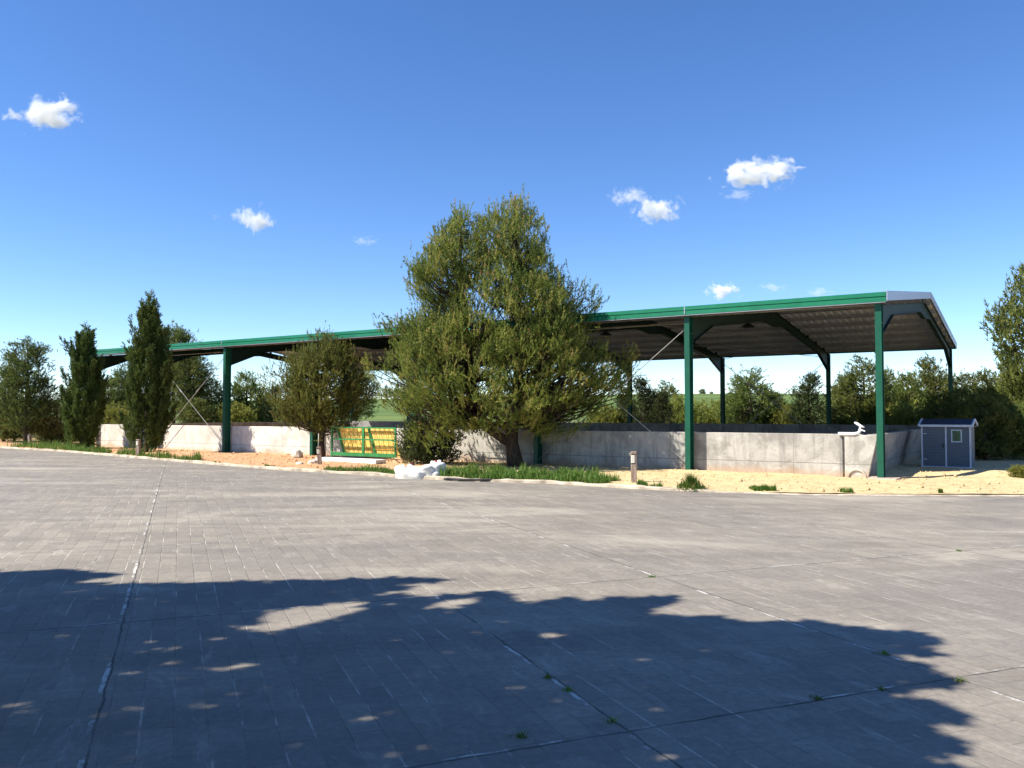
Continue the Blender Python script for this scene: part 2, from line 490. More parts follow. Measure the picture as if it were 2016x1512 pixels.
def crown_points(env, n, rng, inner=.25, depth=.88, zpow=1.0, lump=.22, seed=0.0):
    """env: rows (z, left extent, right extent); samples points and their normalised radius"""
    e = np.array(sorted(env)); out = []; rho_o = []
    zs = np.linspace(e[0, 0], e[-1, 0], 200)
    wd = np.interp(zs, e[:, 0], e[:, 2] - e[:, 1]) + .05
    cdf = np.cumsum(wd ** zpow); cdf /= cdf[-1]
    z = np.interp(rng.random(n), cdf, zs)
    ph = rng.random(n) * 2 * np.pi
    l = np.interp(z, e[:, 0], e[:, 1]); r = np.interp(z, e[:, 0], e[:, 2])
    cx = (l + r) / 2; hw = (r - l) / 2
    rho = np.sqrt(inner + (1 - inner) * rng.random(n))
    lum = np.array([1 + lump * (noise.noise(Vector((math.cos(a) * 1.6 + seed, math.sin(a) * 1.6, zz * .9))) * 1.6 - .1) for a, zz in zip(ph, z)])
    lum = np.minimum(lum, 1.06)
    x = cx + hw * rho * lum * np.cos(ph); y = hw * depth * rho * lum * np.sin(ph)
    return np.stack([x, y, z], 1), rho, cx

def make_tree(name, env, rng, trunk_pts, trunk_rad, nclump, nshoot, k, leaf, bark, loc, label, cat="tree", group=None,
              slen=.28, nl=.10, nw=.012, clump_r=.22, up=.6, up0=None, axes=None, spread=.8, brown=0.0, inner=.25, limbs=True,
              jitter=.45, parent_rz=0.0, extra=None, droop=0., lump=.22, bw=1.0, skirt=0.0, keep=None, depth=.88):
    root = empty(name, loc, parent_rz, label, cat, group)
    pts, rho, cx = crown_points(env, nclump, rng, inner, depth=depth, seed=rng.random() * 50, lump=lump)
    if extra is not None: pts = np.vstack([pts, np.array(extra)])
    if keep is not None:
        pts = pts[keep(pts)]
    env_top = max(e_[0] for e_ in env)
    axes = axes or [trunk_pts]
    mb = MB(); mb.tube(trunk_pts, trunk_rad, 10)
    for ax in axes[1:]:
        r0 = trunk_rad[0] * .55
        mb.tube(ax, [r0 * (1 - .85 * i / (len(ax) - 1)) for i in range(len(ax))], 8)
    cdir = []
    for p in pts:
        best = None
        for ax in axes:
            zt = p[2]
            for i in range(len(ax)):
                q = Vector(ax[i]); hd = math.hypot(p[0] - q.x, p[1] - q.y)
                if best is None or hd + abs(q.z - (zt - .45 * hd)) < best[0]:
                    best = (hd + abs(q.z - (zt - .45 * hd)), q, ax, i)
        _, q, ax, i = best
        P = Vector(p); hd = math.hypot(P.x - q.x, P.y - q.y)
        # point on the axis polyline near the wanted attachment height
        za = max(ax[0][2] + .35 * (ax[-1][2] - ax[0][2]) * .5, min(P.z - .35 * hd, ax[-1][2] * .97))
        A = Vector(ax[0])
        for a0, a1 in zip(ax[:-1], ax[1:]):
            if a0[2] <= za <= a1[2]:
                f = (za - a0[2]) / max(1e-6, a1[2] - a0[2]); A = Vector(a0).lerp(Vector(a1), f)
        out = Vector((P.x - A.x, P.y - A.y, 0)); o_l = out.length
        upz = up if up0 is None else up0 + (up - up0) * min(1, max(0, P.z / env_top))
        dv = (out.normalized() if o_l > .05 else Vector((0, 0, 0))) * (1 - upz) + Vector((0, 0, 1)) * upz
        cdir.append(tuple(dv.normalized()))
        if limbs:
            mid = A.lerp(P, .5) + Vector((0, 0, -.10 * o_l)) + Vector(rng.normal(0, .07 * (o_l + .2), 3))
            r = (.012 + .012 * o_l) * bw
            mb.tube([A, A.lerp(mid, .5) + Vector((0, 0, -.03 * o_l)), mid, mid.lerp(P, .55), P + dv * .1],
                    [r, r * .8, r * .6, r * .4, r * .2], 5, False)
    cdir = np.array(cdir)
    n = len(pts) * nshoot
    cc = np.repeat(pts, nshoot, 0); dd = np.repeat(cdir, nshoot, 0)
    base = cc + rng.normal(0, clump_r, (n, 3)) * np.array([1, 1, .8]) 
    dirs = nrm(dd + rng.normal(0, jitter, (n, 3)))
    L = slen * (.55 + .9 * rng.random(n))
    if brown > 0:      # upright candles on the upper outside of the crown
        sel = np.where((pts[:, 2] > .35 * env_top) & (rng.random(len(pts)) < .8))[0]
        kk = 3; cb = np.repeat(pts[sel], kk, 0) + rng.normal(0, .14, (len(sel) * kk, 3)) + np.array([0, 0, .14])
        cd = nrm(np.array([0, 0, 1.0]) + rng.normal(0, .16, (len(cb), 3)))
        base = np.vstack([base, cb]); dirs = np.vstack([dirs, cd]); L = np.concatenate([L, .26 + .26 * rng.random(len(cb))]); n = len(base)
    ct = np.repeat(rng.normal(.48, .16, len(pts)), nshoot)
    ct = np.concatenate([ct, np.full(n - len(ct), .62)]) + rng.normal(0, .19, n)
    tb = None
    if brown > 0:
        zr = (base[:, 2] - base[:, 2].min()) / (np.ptp(base[:, 2]) + 1e-6)
        tb = rng.random(n) < brown * (.35 + 2.0 * zr ** 2)
    if skirt: 
        base[:, 2] = np.maximum(base[:, 2], skirt)
    base -= dirs * (L * .4)[:, None]
    if keep is not None:
        kp = keep(base); base, dirs, L, ct = base[kp], dirs[kp], L[kp], ct[kp]
        if tb is not None: tb = tb[kp]
    me = shoots_mesh(name + "_crown", base, dirs, L, rng, k, nl, nw, spread, ct, tb, droop)
    mb.build("trunk", bark, root, smooth=True)
    link("crown", me, leaf, root)
    return root

# ================================================================== SETTING
KP = [(0, 882), (130, 890), (270, 902), (420, 915), (560, 926), (700, 934), (800, 941), (900, 947), (1080, 952), (1240, 962), (1400, 970), (1600, 975), (1800, 977), (2016, 978)]
kerb_pts = [(-90, 84), (-58, 64), (-36, 48.2)] + [tuple(gp(x, y).xy) for x, y in KP] + [(14, 16.5), (24, 16.6), (60, 20)]
kx = np.array([p[0] for p in kerb_pts]); ky = np.array([p[1] for p in kerb_pts])
def kerb_y(x): return float(np.interp(x, kx, ky))
xs = np.unique(np.concatenate([np.linspace(-90, -30, 30), np.linspace(-30, 16, 300), np.linspace(16, 60, 40)]))
ysm = np.interp(xs, kx, ky)
for _ in range(6):
    ysm[1:-1] = (ysm[:-2] + 2 * ysm[1:-1] + ysm[2:]) / 4

# big ground sheet
def grid_mesh(name, X, Y, Z, smooth=True):
    ny, nx = X.shape
    V = np.stack([X, Y, Z], -1).reshape(-1, 3)
    i = np.arange((ny - 1) * (nx - 1)); r = i // (nx - 1); c = i % (nx - 1)
    a = r * nx + c
    F = np.concatenate([np.stack([a, a + 1, a + nx + 1], 1), np.stack([a, a + nx + 1, a + nx], 1)])
    me = tri_mesh(name, V, F)
    if smooth: me.polygons.foreach_set("use_smooth", [True] * len(me.polygons))
    return me
gx, gy = np.meshgrid(np.array([-4000, -900, -300, -100, 0, 100, 300, 900, 4000.]), np.array([-400, -60, 0, 60, 120, 300, 900, 4000.]))
tag(link("ground", grid_mesh("ground", gx, gy, gx * 0 - .06), M['plain']), kind='structure')

# paved yard
V = [(x, y, 0) for x, y in zip(xs, ysm)]
n = len(V)
V2 = [(x, -30.0, 0) for x in xs]
tag(link("paved_yard", (lambda me: me)(MB().add(V + V2, [(i + n, i + 1 + n, i + 1, i) for i in range(n - 1)]).mesh("paved_yard")), M['pave']), kind='structure')

# dirt sheet between kerb and thicket
us = np.concatenate([np.linspace(0, 8, 90), np.linspace(8.3, 44, 60)])
DX = np.zeros((len(us), n)); DY = DX.copy(); DZ = DX.copy()
def dirt_z(x, y, u):
    v = Vector((x * .45, y * .45, 0)); 
    h = .055 + .035 * noise.noise(v) + .022 * noise.noise(v * 4.3) + .012 * noise.noise(v * 13)
    q = Vector((x, y, 0)) - P0; bx = q.dot(XA); by = q.dot(YA)
    def bump(cx, cy, rx, ry, a): return a * math.exp(-((bx - cx) / rx) ** 2 - ((by - cy) / ry) ** 2)
    h += bump(2.3, 2.6, 1.3, .45, .13) + bump(-1.6, -1.2, 1.6, .9, .03) + bump(-24.5, -1.9, 2.6, 1.0, .12) + bump(-29, -1.5, 2, .8, .10) + bump(-4.5, -.35, 1.5, .3, .05)
    h += bump(6.5, 7, 3.0, 3.0, .25)
    if u < .5: h = h * (.6 + .8 * u) 
    return max(h, .02) if u < 40 else -.2
for j, u in enumerate(us):
    DX[j] = xs; DY[j] = ysm + .10 + u
    DZ[j] = [dirt_z(x, y, u) for x, y in zip(DX[j], DY[j])]
tag(link("dirt_ground", grid_mesh("dirt_ground", DX, DY, DZ), M['dirt']), kind='structure')
def dz(x, y): return dirt_z(x, y, y - float(np.interp(x, xs, ysm)) - .1)

# kerb
mbk = MB(); ring = []
for i, (x, y) in enumerate(zip(xs, ysm)):
    j0, j1 = max(i - 1, 0), min(i + 1, n - 1)
    t = Vector((xs[j1] - xs[j0], ysm[j1] - ysm[j0], 0)).normalized(); nn = Vector((-t.y, t.x, 0))
    hh = .085 if x < 3.4 else (.085 - .055 * min(1, (x - 3.4) / 1.2))
    hh = max(.012, hh * (.80 + .45 * noise.noise(Vector((x * .9, 3, 0))) + .3 * noise.noise(Vector((x * 3.1, 8, 0)))))
    p = Vector((x, y, 0))
    prof = [(-.02, -.02), (-.02, hh - .015), (-.005, hh), (.16, hh), (.17, -.02)]
    ring.append([p + nn * a + Vector((0, 0, b)) for a, b in prof])
vv = [v for r in ring for v in r]; k5 = 5
mbk.add(vv, [(i * k5 + a, (i + 1) * k5 + a, (i + 1) * k5 + a + 1, i * k5 + a + 1) for i in range(n - 1) for a in range(4)])
tag(mbk.build("kerb", M['kerb']), kind='structure')

# far field
fx = np.linspace(-900, 900, 90); fy = np.concatenate([np.linspace(95, 520, 40), np.linspace(540, 1500, 12)])
FX, FY = np.meshgrid(fx, fy)
ramp_ = np.clip((FY - 100) / 330, 0, 1); ramp_ = ramp_ * ramp_ * (3 - 2 * ramp_)
FZ = -.3 + ramp_ * (9.2 + 1.6 * np.sin(FX / 170.0 + .6) + .8 * np.sin(FX / 61.0))
FZ = np.where(FY > 560, FZ - (FY - 560) * .02, FZ)
tag(link("hill", grid_mesh("hill", FX, FY, FZ), M['field']), kind='structure')

# ================================================================== THE OPEN BARN
barn = empty("open_barn", P0, -TH, "long open-sided barn with green steel columns, green fascia and shallow gabled metal roof", "barn")
COLX = [0, -5.0, -10.0, -15.0, -19.95, -25.06, -30.1, -35.0]
WB = 17.93; ZE, ZF = 4.665, 4.42
RIDGE = 5.60
def roof_z(y): return ZF + .12 + (RIDGE - ZF - .12) * (1 - abs(y - WB / 2) / (WB / 2))
def column(x, y0, s):
    m = MB()
    # H section: two flanges and a web, with stiffener and base plates
    f = .075; t = .012; dpt = .29
    ya, yb = (y0, y0 + dpt)
    m.box(x - f, x + f, ya, ya + t, .03, ZF - .02); m.box(x - f, x + f, yb - t, yb, .03, ZF - .02)
    m.box(x - .006, x + .006, ya + t, yb - t, .03, ZF - .02)
    m.box(x - f - .04, x + f + .04, ya - .05, yb + .05, 0, .03)
    m.box(x - f + .003, x - .0062, ya + t + .001, yb - t - .001, ZF - .5, ZF - .485)
    m.box(x + .0062, x + f - .003, ya + t + .001, yb - t - .001, ZF - .5, ZF - .485)
    return m
for x in COLX:
    column(x, 0.0, 1).build("column", M['dgreen'], barn)
    column(x, WB - .29, -1).build("column", M['dgreen'], barn)
def rafter(x, back):
    m = MB(); Y = (lambda y: WB - y) if back else (lambda y: y)
    y0, y1, y2, y3 = .30, 2.1, WB / 2 - 1.3, WB / 2 - .004
    top = lambda y: roof_z(y) - .19
    prof = [(y0, top(y0)), (y3, top(y3)), (y3, top(y3) - .52), (y2, top(y2) - .27), (y1, top(y1) - .27), (y0, top(y0) - .72)]
    m.prism([(Y(a), b) for a, b in prof], 'x', x - .005, x + .005)
    # flanges
    def strip(a, b, th):
        m.prism([(Y(a[0]), a[1]), (Y(b[0]), b[1]), (Y(b[0]), b[1] + th), (Y(a[0]), a[1] + th)], 'x', x - .07, x + .07)
    strip(prof[0], prof[1], .012)
    strip((y0, prof[5][1] - .012), (y1, prof[4][1] - .012), .012); strip((y1 + .002, prof[4][1] - .012), (y2, prof[3][1] - .012), .012); strip((y2 + .002, prof[3][1] - .012), (y3, prof[2][1] - .012), .012)
    # bolted end plate at the column
    m.box(x - .075, x + .075, min(Y(y0 - .018), Y(y0 - .001)), max(Y(y0 - .018), Y(y0 - .001)), prof[5][1] - .05, prof[0][1] + .02)
    # purlin cleats
    for yy in np.linspace(1.0, WB / 2 - .6, 6):
        m.box(x - .05, x + .05, min(Y(yy), Y(yy + .1)), max(Y(yy), Y(yy + .1)), top(yy) + .02, top(yy) + .16)
    return m
for x in COLX:
    rafter(x, False).build("rafter", M['rafter'], barn); rafter(x, True).build("rafter", M['rafter'], barn)
X0, X1 = -35.15, .22
for back in (0, 1):
    for i in range(7):
        y = .55 + i * (WB / 2 - 1.0) / 6
        yy = WB - y if back else y
        z = roof_z(y) - .165
        m = MB()
        m.box(X0 + .05, X1 - .05, yy - .004, yy + .004, z, z + .14)
        m.box(X0 + .05, X1 - .05, yy + .0045, yy + .06, z + .132, z + .14); m.box(X0 + .05, X1 - .05, yy - .06, yy - .0045, z, z + .008)
        m.build("purlin", M['purlin'], barn)
def roof_sheet(back):
    pitch = .26; xs_ = []; x = X0
    while x < X1:
        xs_ += [(x, 0), (x + .14, 0), (x + .165, .035), (x + .235, .035)]; x += pitch
    xs_ = [(min(a, X1), b) for a, b in xs_]
    ys_ = [-.12, WB / 2] if not back else [WB + .12, WB / 2]
    vs = []; 
    for y in ys_:
        for a, b in xs_: vs.append((a, y, roof_z(y) - .0 + b))
    k = len(xs_)
    m = MB().add(vs, [(i, i + 1, i + 1 + k, i + k) for i in range(k - 1)])
    o = m.build("roof_sheet", M['sheet'], barn)
    s = o.modifiers.new("thick", 'SOLIDIFY'); s.thickness = .004
for b in (0, 1): roof_sheet(b)
m = MB(); m.prism([(WB / 2 - .25, roof_z(WB / 2 - .25) + .045), (WB / 2, RIDGE + .055), (WB / 2 + .25, roof_z(WB / 2 - .25) + .045), (WB / 2, RIDGE + .045)], 'x', X0, X1)
m.build("ridge_cap", M['green'], barn)
# front and back fascia, folded in two steps
def fascia(y, s):
    m = MB(); yo = lambda d: y - s * d
    for (xa, xb) in ((X0, COLX[5] - .004), (COLX[5] + .004, COLX[3] - .004), (COLX[3] + .004, COLX[1] - .004), (COLX[1] + .004, X1 - .004)):
        prof = [(yo(.0), ZF), (yo(.115), ZF), (yo(.125), ZF + .01), (yo(.125), ZF + .115), (yo(.105), ZF + .124), (yo(.105), ZF + .13), (yo(.135), ZF + .139), (yo(.135), ZE - .005), (yo(.128), ZE), (yo(.11), ZE), (yo(.0), ZE - .06)]
        m.prism(prof, 'x', xa, xb)
    return m.build("fascia", M['green'], barn)
fascia(-.02, 1); fascia(WB + .02, -1)
m = MB(); m.box(X0 + .02, X1 - .02, -.142, -.03, ZF - .014, ZF - .002); m.build("gutter_lip", M['galv'], barn)
for x in (COLX[1], COLX[3], COLX[5]):
    m = MB(); m.box(x - .012, x + .012, -.161, -.156, ZF + .02, ZE - .01); m.build("fascia_joint", M['galv'], barn)
# verge trims on both gables
for xg, sg in ((X1, 1), (X0, -1)):
    for back in (0, 1):
        Y = (lambda y: WB - y) if back else (lambda y: y)
        m = MB()
        pr = [(Y(-.15), ZE + .01), (Y(WB / 2 - .001), RIDGE + .16), (Y(WB / 2 - .001), RIDGE - .05), (Y(-.15), ZF + .02)]
        m.prism(pr, 'x', xg + sg * .004, xg + sg * .024)
        pr2 = [(Y(-.15), ZE + .012), (Y(WB / 2 - .001), RIDGE + .162), (Y(WB / 2 - .001), RIDGE + .168), (Y(-.15), ZE + .018)]
        m.prism(pr2, 'x', xg - sg * .12, xg + sg * .03)
        prl = [(Y(-.15), ZE - .095), (Y(WB / 2 - .001), RIDGE + .055), (Y(WB / 2 - .001), RIDGE + .045), (Y(-.15), ZE - .105)]
        m.prism(prl, 'x', xg + sg * .0245, xg + sg * .031)
        m.build("verge_trim", M['galv'], barn)
# bracing rods
def rod(a, b, r=.012, buckle=.38):
    m = MB(); a = Vector(a); b = Vector(b); m.tube([a, b], r, 6)
    d = (b - a).normalized(); c = a.lerp(b, buckle); m.tube([c - d * .12, c + d * .12], r * 2.2, 6)
    m.build("brace_rod", M['rod'], barn)
for i in (1, 5):
    xa, xb = COLX[i], COLX[i + 1]
    for y in (.15, WB - .15):
        rod((xa - .02, y, 4.12), (xb + .02, y, .2)); rod((xb + .02, y + .03, 4.12), (xa - .02, y + .03, .2))
    for (ya, yb) in ((.5, WB / 4), (WB / 4, WB / 2), (WB / 2, WB * .75), (WB * .75, WB - .5)):
        za, zb = roof_z(ya) - .33, roof_z(yb) - .33
        rod((xa - .08, ya, za), (xb + .08, yb, zb)); rod((xb + .08, ya, za - .03), (xa - .08, yb, zb - .03))
# footing that shows under the corner column
m = MB(); m.box(-.28, .42, -.40, .48, -.05, .075); tag(m.build("concrete_footing", M['pier'], None, P0, -TH, bevel=.02), "square pale concrete footing under the barn's near corner column", "footing")

# pendant lamps on the ridge
def lamp(x, lab):
    base = W(x, WB / 2 - .02, 4.93)
    r = empty("pendant_lamp", base, -TH, lab, "lamp", "pendant lamps under the barn ridge")
    MB().tube([(0, 0, .26), (0, 0, .50)], .012, 6).build("stem", M['dark_lamp'], r)
    MB().lathe([(.0, .30), (.06, .29), (.075, .16), (.09, .13), (.26, .02), (.275, .0), (.262, .0), (.08, .12), (.0, .13)], 20).build("lamp_shade", M['dark_lamp'], r, smooth=True)
    return r
l0 = lamp(-6.0, "dark bell-shaped pendant lamp under the roof between the two right-hand front columns")
for x, lab in ((-12.0, "dark pendant lamp under the roof beside the right edge of the big pine"),
               (-18.0, "dark pendant lamp under the roof hidden behind the big pine"),
               (-24.0, "dark pendant lamp under the roof above the small bronze pine")):
    dup(l0, W(x, WB / 2 - .02, 4.93), -TH, (1, 1, 1), lab)

# ------------------------------------------------------------------ concrete walls
ZW = 1.127
fw = empty("concrete_wall", P0, -TH, "long sunlit concrete front wall of the barn, whitewashed towards the left", "wall")
m = MB(); m.prism([(-35.0, .0), (-.335 - .02, 0), (-.10, ZW), (-35.0, ZW)], 'y', .39, .59); m.build("wall_panel", M['wall'], fw, bevel=.012)
m = MB(); m.prism([(-.885, 0), (-.335, 0), (-.085, ZW - .02), (-.885, ZW - .02)], 'y', .27, .386); m.build("pier", M['pier'], fw, bevel=.02)
m = MB()
arc = [(.19 * math.cos(math.pi * i / 12), .19 * math.sin(math.pi * i / 12)) for i in range(13)]
arc2 = [(.235 * math.cos(math.pi * i / 12), .235 * math.sin(math.pi * i / 12)) for i in range(12, -1, -1)]
m.prism([(-.60 + a, .03 + b) for a, b in arc + arc2], 'y', .225, .268); m.build("culvert_ring", M['pier'], fw)
for x in (-1.02, -32.2):  # narrow strips of darker concrete, proud of the wall face
    m = MB(); m.box(x, x + .07, .33, .388, 0, ZW - .01); m.build("dark_strip", M['wall_back'], fw)
ew = empty("concrete_wall", P0, -TH, "short shaded concrete end wall leaning outwards behind the corner column", "wall")
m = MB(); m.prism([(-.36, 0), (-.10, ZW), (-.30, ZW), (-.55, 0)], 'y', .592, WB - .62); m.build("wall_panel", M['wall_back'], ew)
bw = empty("concrete_wall", P0, -TH, "long dark concrete back wall of the barn in front of the thicket", "wall")
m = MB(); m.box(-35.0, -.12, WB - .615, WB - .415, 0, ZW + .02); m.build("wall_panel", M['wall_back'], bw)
lw = empty("concrete_wall", P0, -TH, "far left concrete end wall of the barn seen over the front wall", "wall")
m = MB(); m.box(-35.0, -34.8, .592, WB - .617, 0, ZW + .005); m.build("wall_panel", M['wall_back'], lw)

# white pipe and tap on the wall top
pt = empty("drain_pipe", W(-.75, .33, ZW - .02), -TH, "white plastic pipe with tilted spout lying on the end of the front wall", "pipe")
MB().tube([(-.28, -.06, .03), (.10, -.06, .03), (.20, -.05, .05), (.24, -.02, .12), (.23, 0, .18)], [.042, .042, .042, .04, .025], 10).build("pipe_run", M['pipe'], pt, smooth=True)
MB().tube([(.23, 0, .17), (.25, 0, .22)], .02, 8).build("riser", M['pipe'], pt)
MB().tube([(.34, -.02, .20), (.25, 0, .23), (.15, .02, .30), (.10, .03, .32)], [.016, .035, .035, .02], 10).build("spout", M['pipe'], pt, smooth=True)
MB().tube([(.22, 0, .15), (.36, -.04, .10)], [.022, .012], 8).build("lever", M['pipe'], pt)

# ------------------------------------------------------------------ tool shed
sh = empty("garden_shed", W(.30, 5.45, .06), -TH - R(2), "small slate blue garden shed with white trim and a window beside the end wall", "shed")
SW, SD, SHH, SR = 1.29, 1.05, 1.23, 1.40
for (a, b, c, d) in ((0.03, SW / 2 - .02, 0.0, .03), (SW / 2 + .02, SW - .03, 0.0, .03)):
    m = MB(); m.box(a, b, c, d, .03, SHH - .03); m.build("wall_panel", M['siding'], sh)
m = MB(); m.box(.03, SW - .03, SD - .03, SD, .03, SHH - .03); m.build("wall_panel", M['siding'], sh)
for x in (0.0, SW - .03):
    m = MB(); m.prism([(.032, .03), (SD - .032, .03), (SD - .032, SHH - .02), (SD / 2, SR - .05), (.032, SHH - .02)], 'x', x + .002, x + .028); m.build("wall_panel", M['siding'], sh)
for x in (-.015, SW / 2 - .019, SW - .03):
    m = MB(); m.box(x, x + .042, -.018, .026, .0, SHH - .01); m.build("trim_post", M['white_plastic'], sh)
m = MB(); m.box(-.03, SW + .03, -.03, .034, -.03, .026); m.build("base_trim", M['white_plastic'], sh)
for s_ in (0, 1):
    Y = (lambda y: SD - y) if s_ else (lambda y: y)
    m = MB(); m.prism([(Y(-.09), SHH - .01), (Y(SD / 2), SR), (Y(SD / 2), SR + .03), (Y(-.09), SHH + .02)], 'x', -.04, SW + .04); m.build("roof", M['navy'], sh)
    m = MB(); m.box(-.05, SW + .05, min(Y(-.13), Y(-.092)), max(Y(-.13), Y(-.092)), SHH - .03, SHH + .035); m.build("eave_trim", M['white_plastic'], sh)
    for xe in (-.085, SW + .042):
        m = MB(); m.prism([(Y(-.13), SHH - .02), (Y(SD / 2), SR - .01), (Y(SD / 2), SR + .045), (Y(-.13), SHH + .045)], 'x', xe, xe + .043); m.build("verge_trim", M['white_plastic'], sh)
for z in (.22, .98):
    m = MB(); m.box(.05, .13, -.024, -.001, z, z + .022); m.build("hinge", M['white_plastic'], sh)
m = MB(); m.box(SW / 2 - .075, SW / 2 - .05, -.03, -.001, .58, .70); m.build("handle", M['dark_lamp'], sh)
wf = MB(); a, b, c, d = .79, 1.07, .75, 1.12
wf.box(a, b, -.022, -.002, c, c + .03); wf.box(a, b, -.022, -.002, d - .03, d); wf.box(a, a + .03, -.022, -.002, c + .0305, d - .0305); wf.box(b - .03, b, -.022, -.002, c + .0305, d - .0305)
wfo = wf.build("window", M['white_plastic'], sh)
m = MB(); m.box(a + .031, b - .031, -.012, -.003, c + .031, d - .031); m.build("pane", M['glass'], wfo)

# ------------------------------------------------------------------ gate and leaning panels
GX, GY = -18.1, -.8
gz = .16
gt = empty("metal_gate", W(GX, GY, gz), -TH, "green tubular metal gate standing in front of the whitewashed wall", "gate")
GW, GH = 3.05, 1.02
for x, w_ in ((0, .06), (1.50, .10), (GW - .06, .06)):
    m = MB(); m.box(x, x + w_, 0, .05, 0 if x else -.12, GH); m.build("post", M['gate_green'], gt)
for z, nm in ((.0, "rail"), (.56, "rail"), (GH - .05, "rail")):
    m = MB(); hgt = .12 if z == 0 else .05
    m.box(.062, 1.498, .004, .046, z, z + hgt); m.box(1.602, GW - .062, .004, .046, z, z + hgt); m.build(nm, M['gate_green'], gt)
for i in range(14):
    x = .24 + i * .205
    if abs(x - 1.55) < .12: continue
    MB().tube([(x, .025, .12), (x, .025, GH - .05)], .006, 5).build("bar", M['gate_green'], gt)
for i, (x, lab) in enumerate(((GX + .12, "yellow panel with green edge leaning behind the left half of the gate"),
                              (GX + 1.66, "yellow panel with green edge leaning behind the right half of the gate"))):
    pn = empty("yellow_panel", W(x, GY + .26 + (.04 if i == 0 else 0), .14), -TH, lab, "panel", "yellow panels behind the gate")
    lean = Vector((0, -.14, 1.0)).normalized()
    up = lean; nv = Vector((0, lean.z, -lean.y))
    def slab(m, xa, xb, ya, yb, da, db):
        P = lambda a, t, d_: Vector((a + .26 * (1 - t / 1.04), 0, 0)) + up * t + nv * d_
        vs = [P(xa, ya, da), P(xb, ya, da), P(xb, yb, da), P(xa, yb, da), P(xa, ya, db), P(xb, ya, db), P(xb, yb, db), P(xa, yb, db)]
        m.add(vs, [(3, 2, 1, 0), (4, 5, 6, 7), (0, 1, 5, 4), (1, 2, 6, 5), (2, 3, 7, 6), (3, 0, 4, 7)])
    m = MB(); slab(m, .10, 1.60 if i == 0 else 1.16, .02, 1.04, 0, .02); m.build("sheet", M['yellow'], pn)
    m = MB(); slab(m, 0, .098, 0, 1.06, -.03, .05); m.build("edge_frame", M['gate_green'], pn)
    for z in (.26, .86):  # crossbars stand in for the gate rails' shadows on the sheet
        m = MB(); slab(m, .102, 1.59 if i == 0 else 1.16, z, z + .03, -.022, -.002); m.build("rib_and_shadow", M['ochre'], pn)
    for k in range(1, 6):
        m = MB(); slab(m, .10 + k * .22, .10 + k * .22 + .012, .022, 1.03, -.012, -.001); m.build("rib_and_shadow", M['ochre'], pn)
m = MB(); m.box(0, 2.7, 0, .5, .0, .13); tag(m.build("concrete_slab", M['white_paint'], None, W(-17.1, -2.5, .05), -TH, bevel=.015), "long white concrete slab on the ground below the green gate", "slab")

# ------------------------------------------------------------------ bollard lamps
def bollard(p, rz, lab, hgt=.72, tilt=0):
    r = empty("bollard_lamp", p, rz, lab, "bollard light", "wooden bollard lights along the kerb"); r.rotation_euler = (0, R(tilt), rz)
    w_ = .065
    m = MB(); m.box(-w_, w_, -w_, w_, -.05, hgt * .62); m.box(-w_, w_, w_ * .35, w_, hgt * .6205, hgt * .9195); m.box(w_ * .62, w_, -w_, w_ * .3495, hgt * .6205, hgt * .9195); m.box(-w_, w_, -w_, w_, hgt * .92, hgt); m.build("post", M['wood'], r, bevel=.008)
    m = MB(); m.box(-w_ * .96, w_ * .36, -w_ * .95, w_ * .1, hgt * .65, hgt * .895); m.build("lens", M['lens'], r, bevel=.01)
    for q0, q1, e_ in ((.623, .6495, .96), (.8955, .918, .9)):
        m = MB(); m.box(-w_ * e_, w_ * .58, -w_ * e_, w_ * .335, hgt * q0, hgt * q1); m.build("lens_holder", M['dark_lamp'], r)
    return r
bollard(gp(1248, 955), R(-6), "weathered wooden bollard light standing alone near the front column right of the big pine", .78)
bollard(gp(272, 900), R(-10), "weathered wooden bollard light at the foot of the tall cypress", .68)
bollard(gp(630, 919), R(8), "weathered wooden bollard light beside the trunk of the small bronze pine", .62, -4)
bollard(gp(58, 880), R(-10), "far weathered wooden bollard light below the round tree at the left edge", .62)

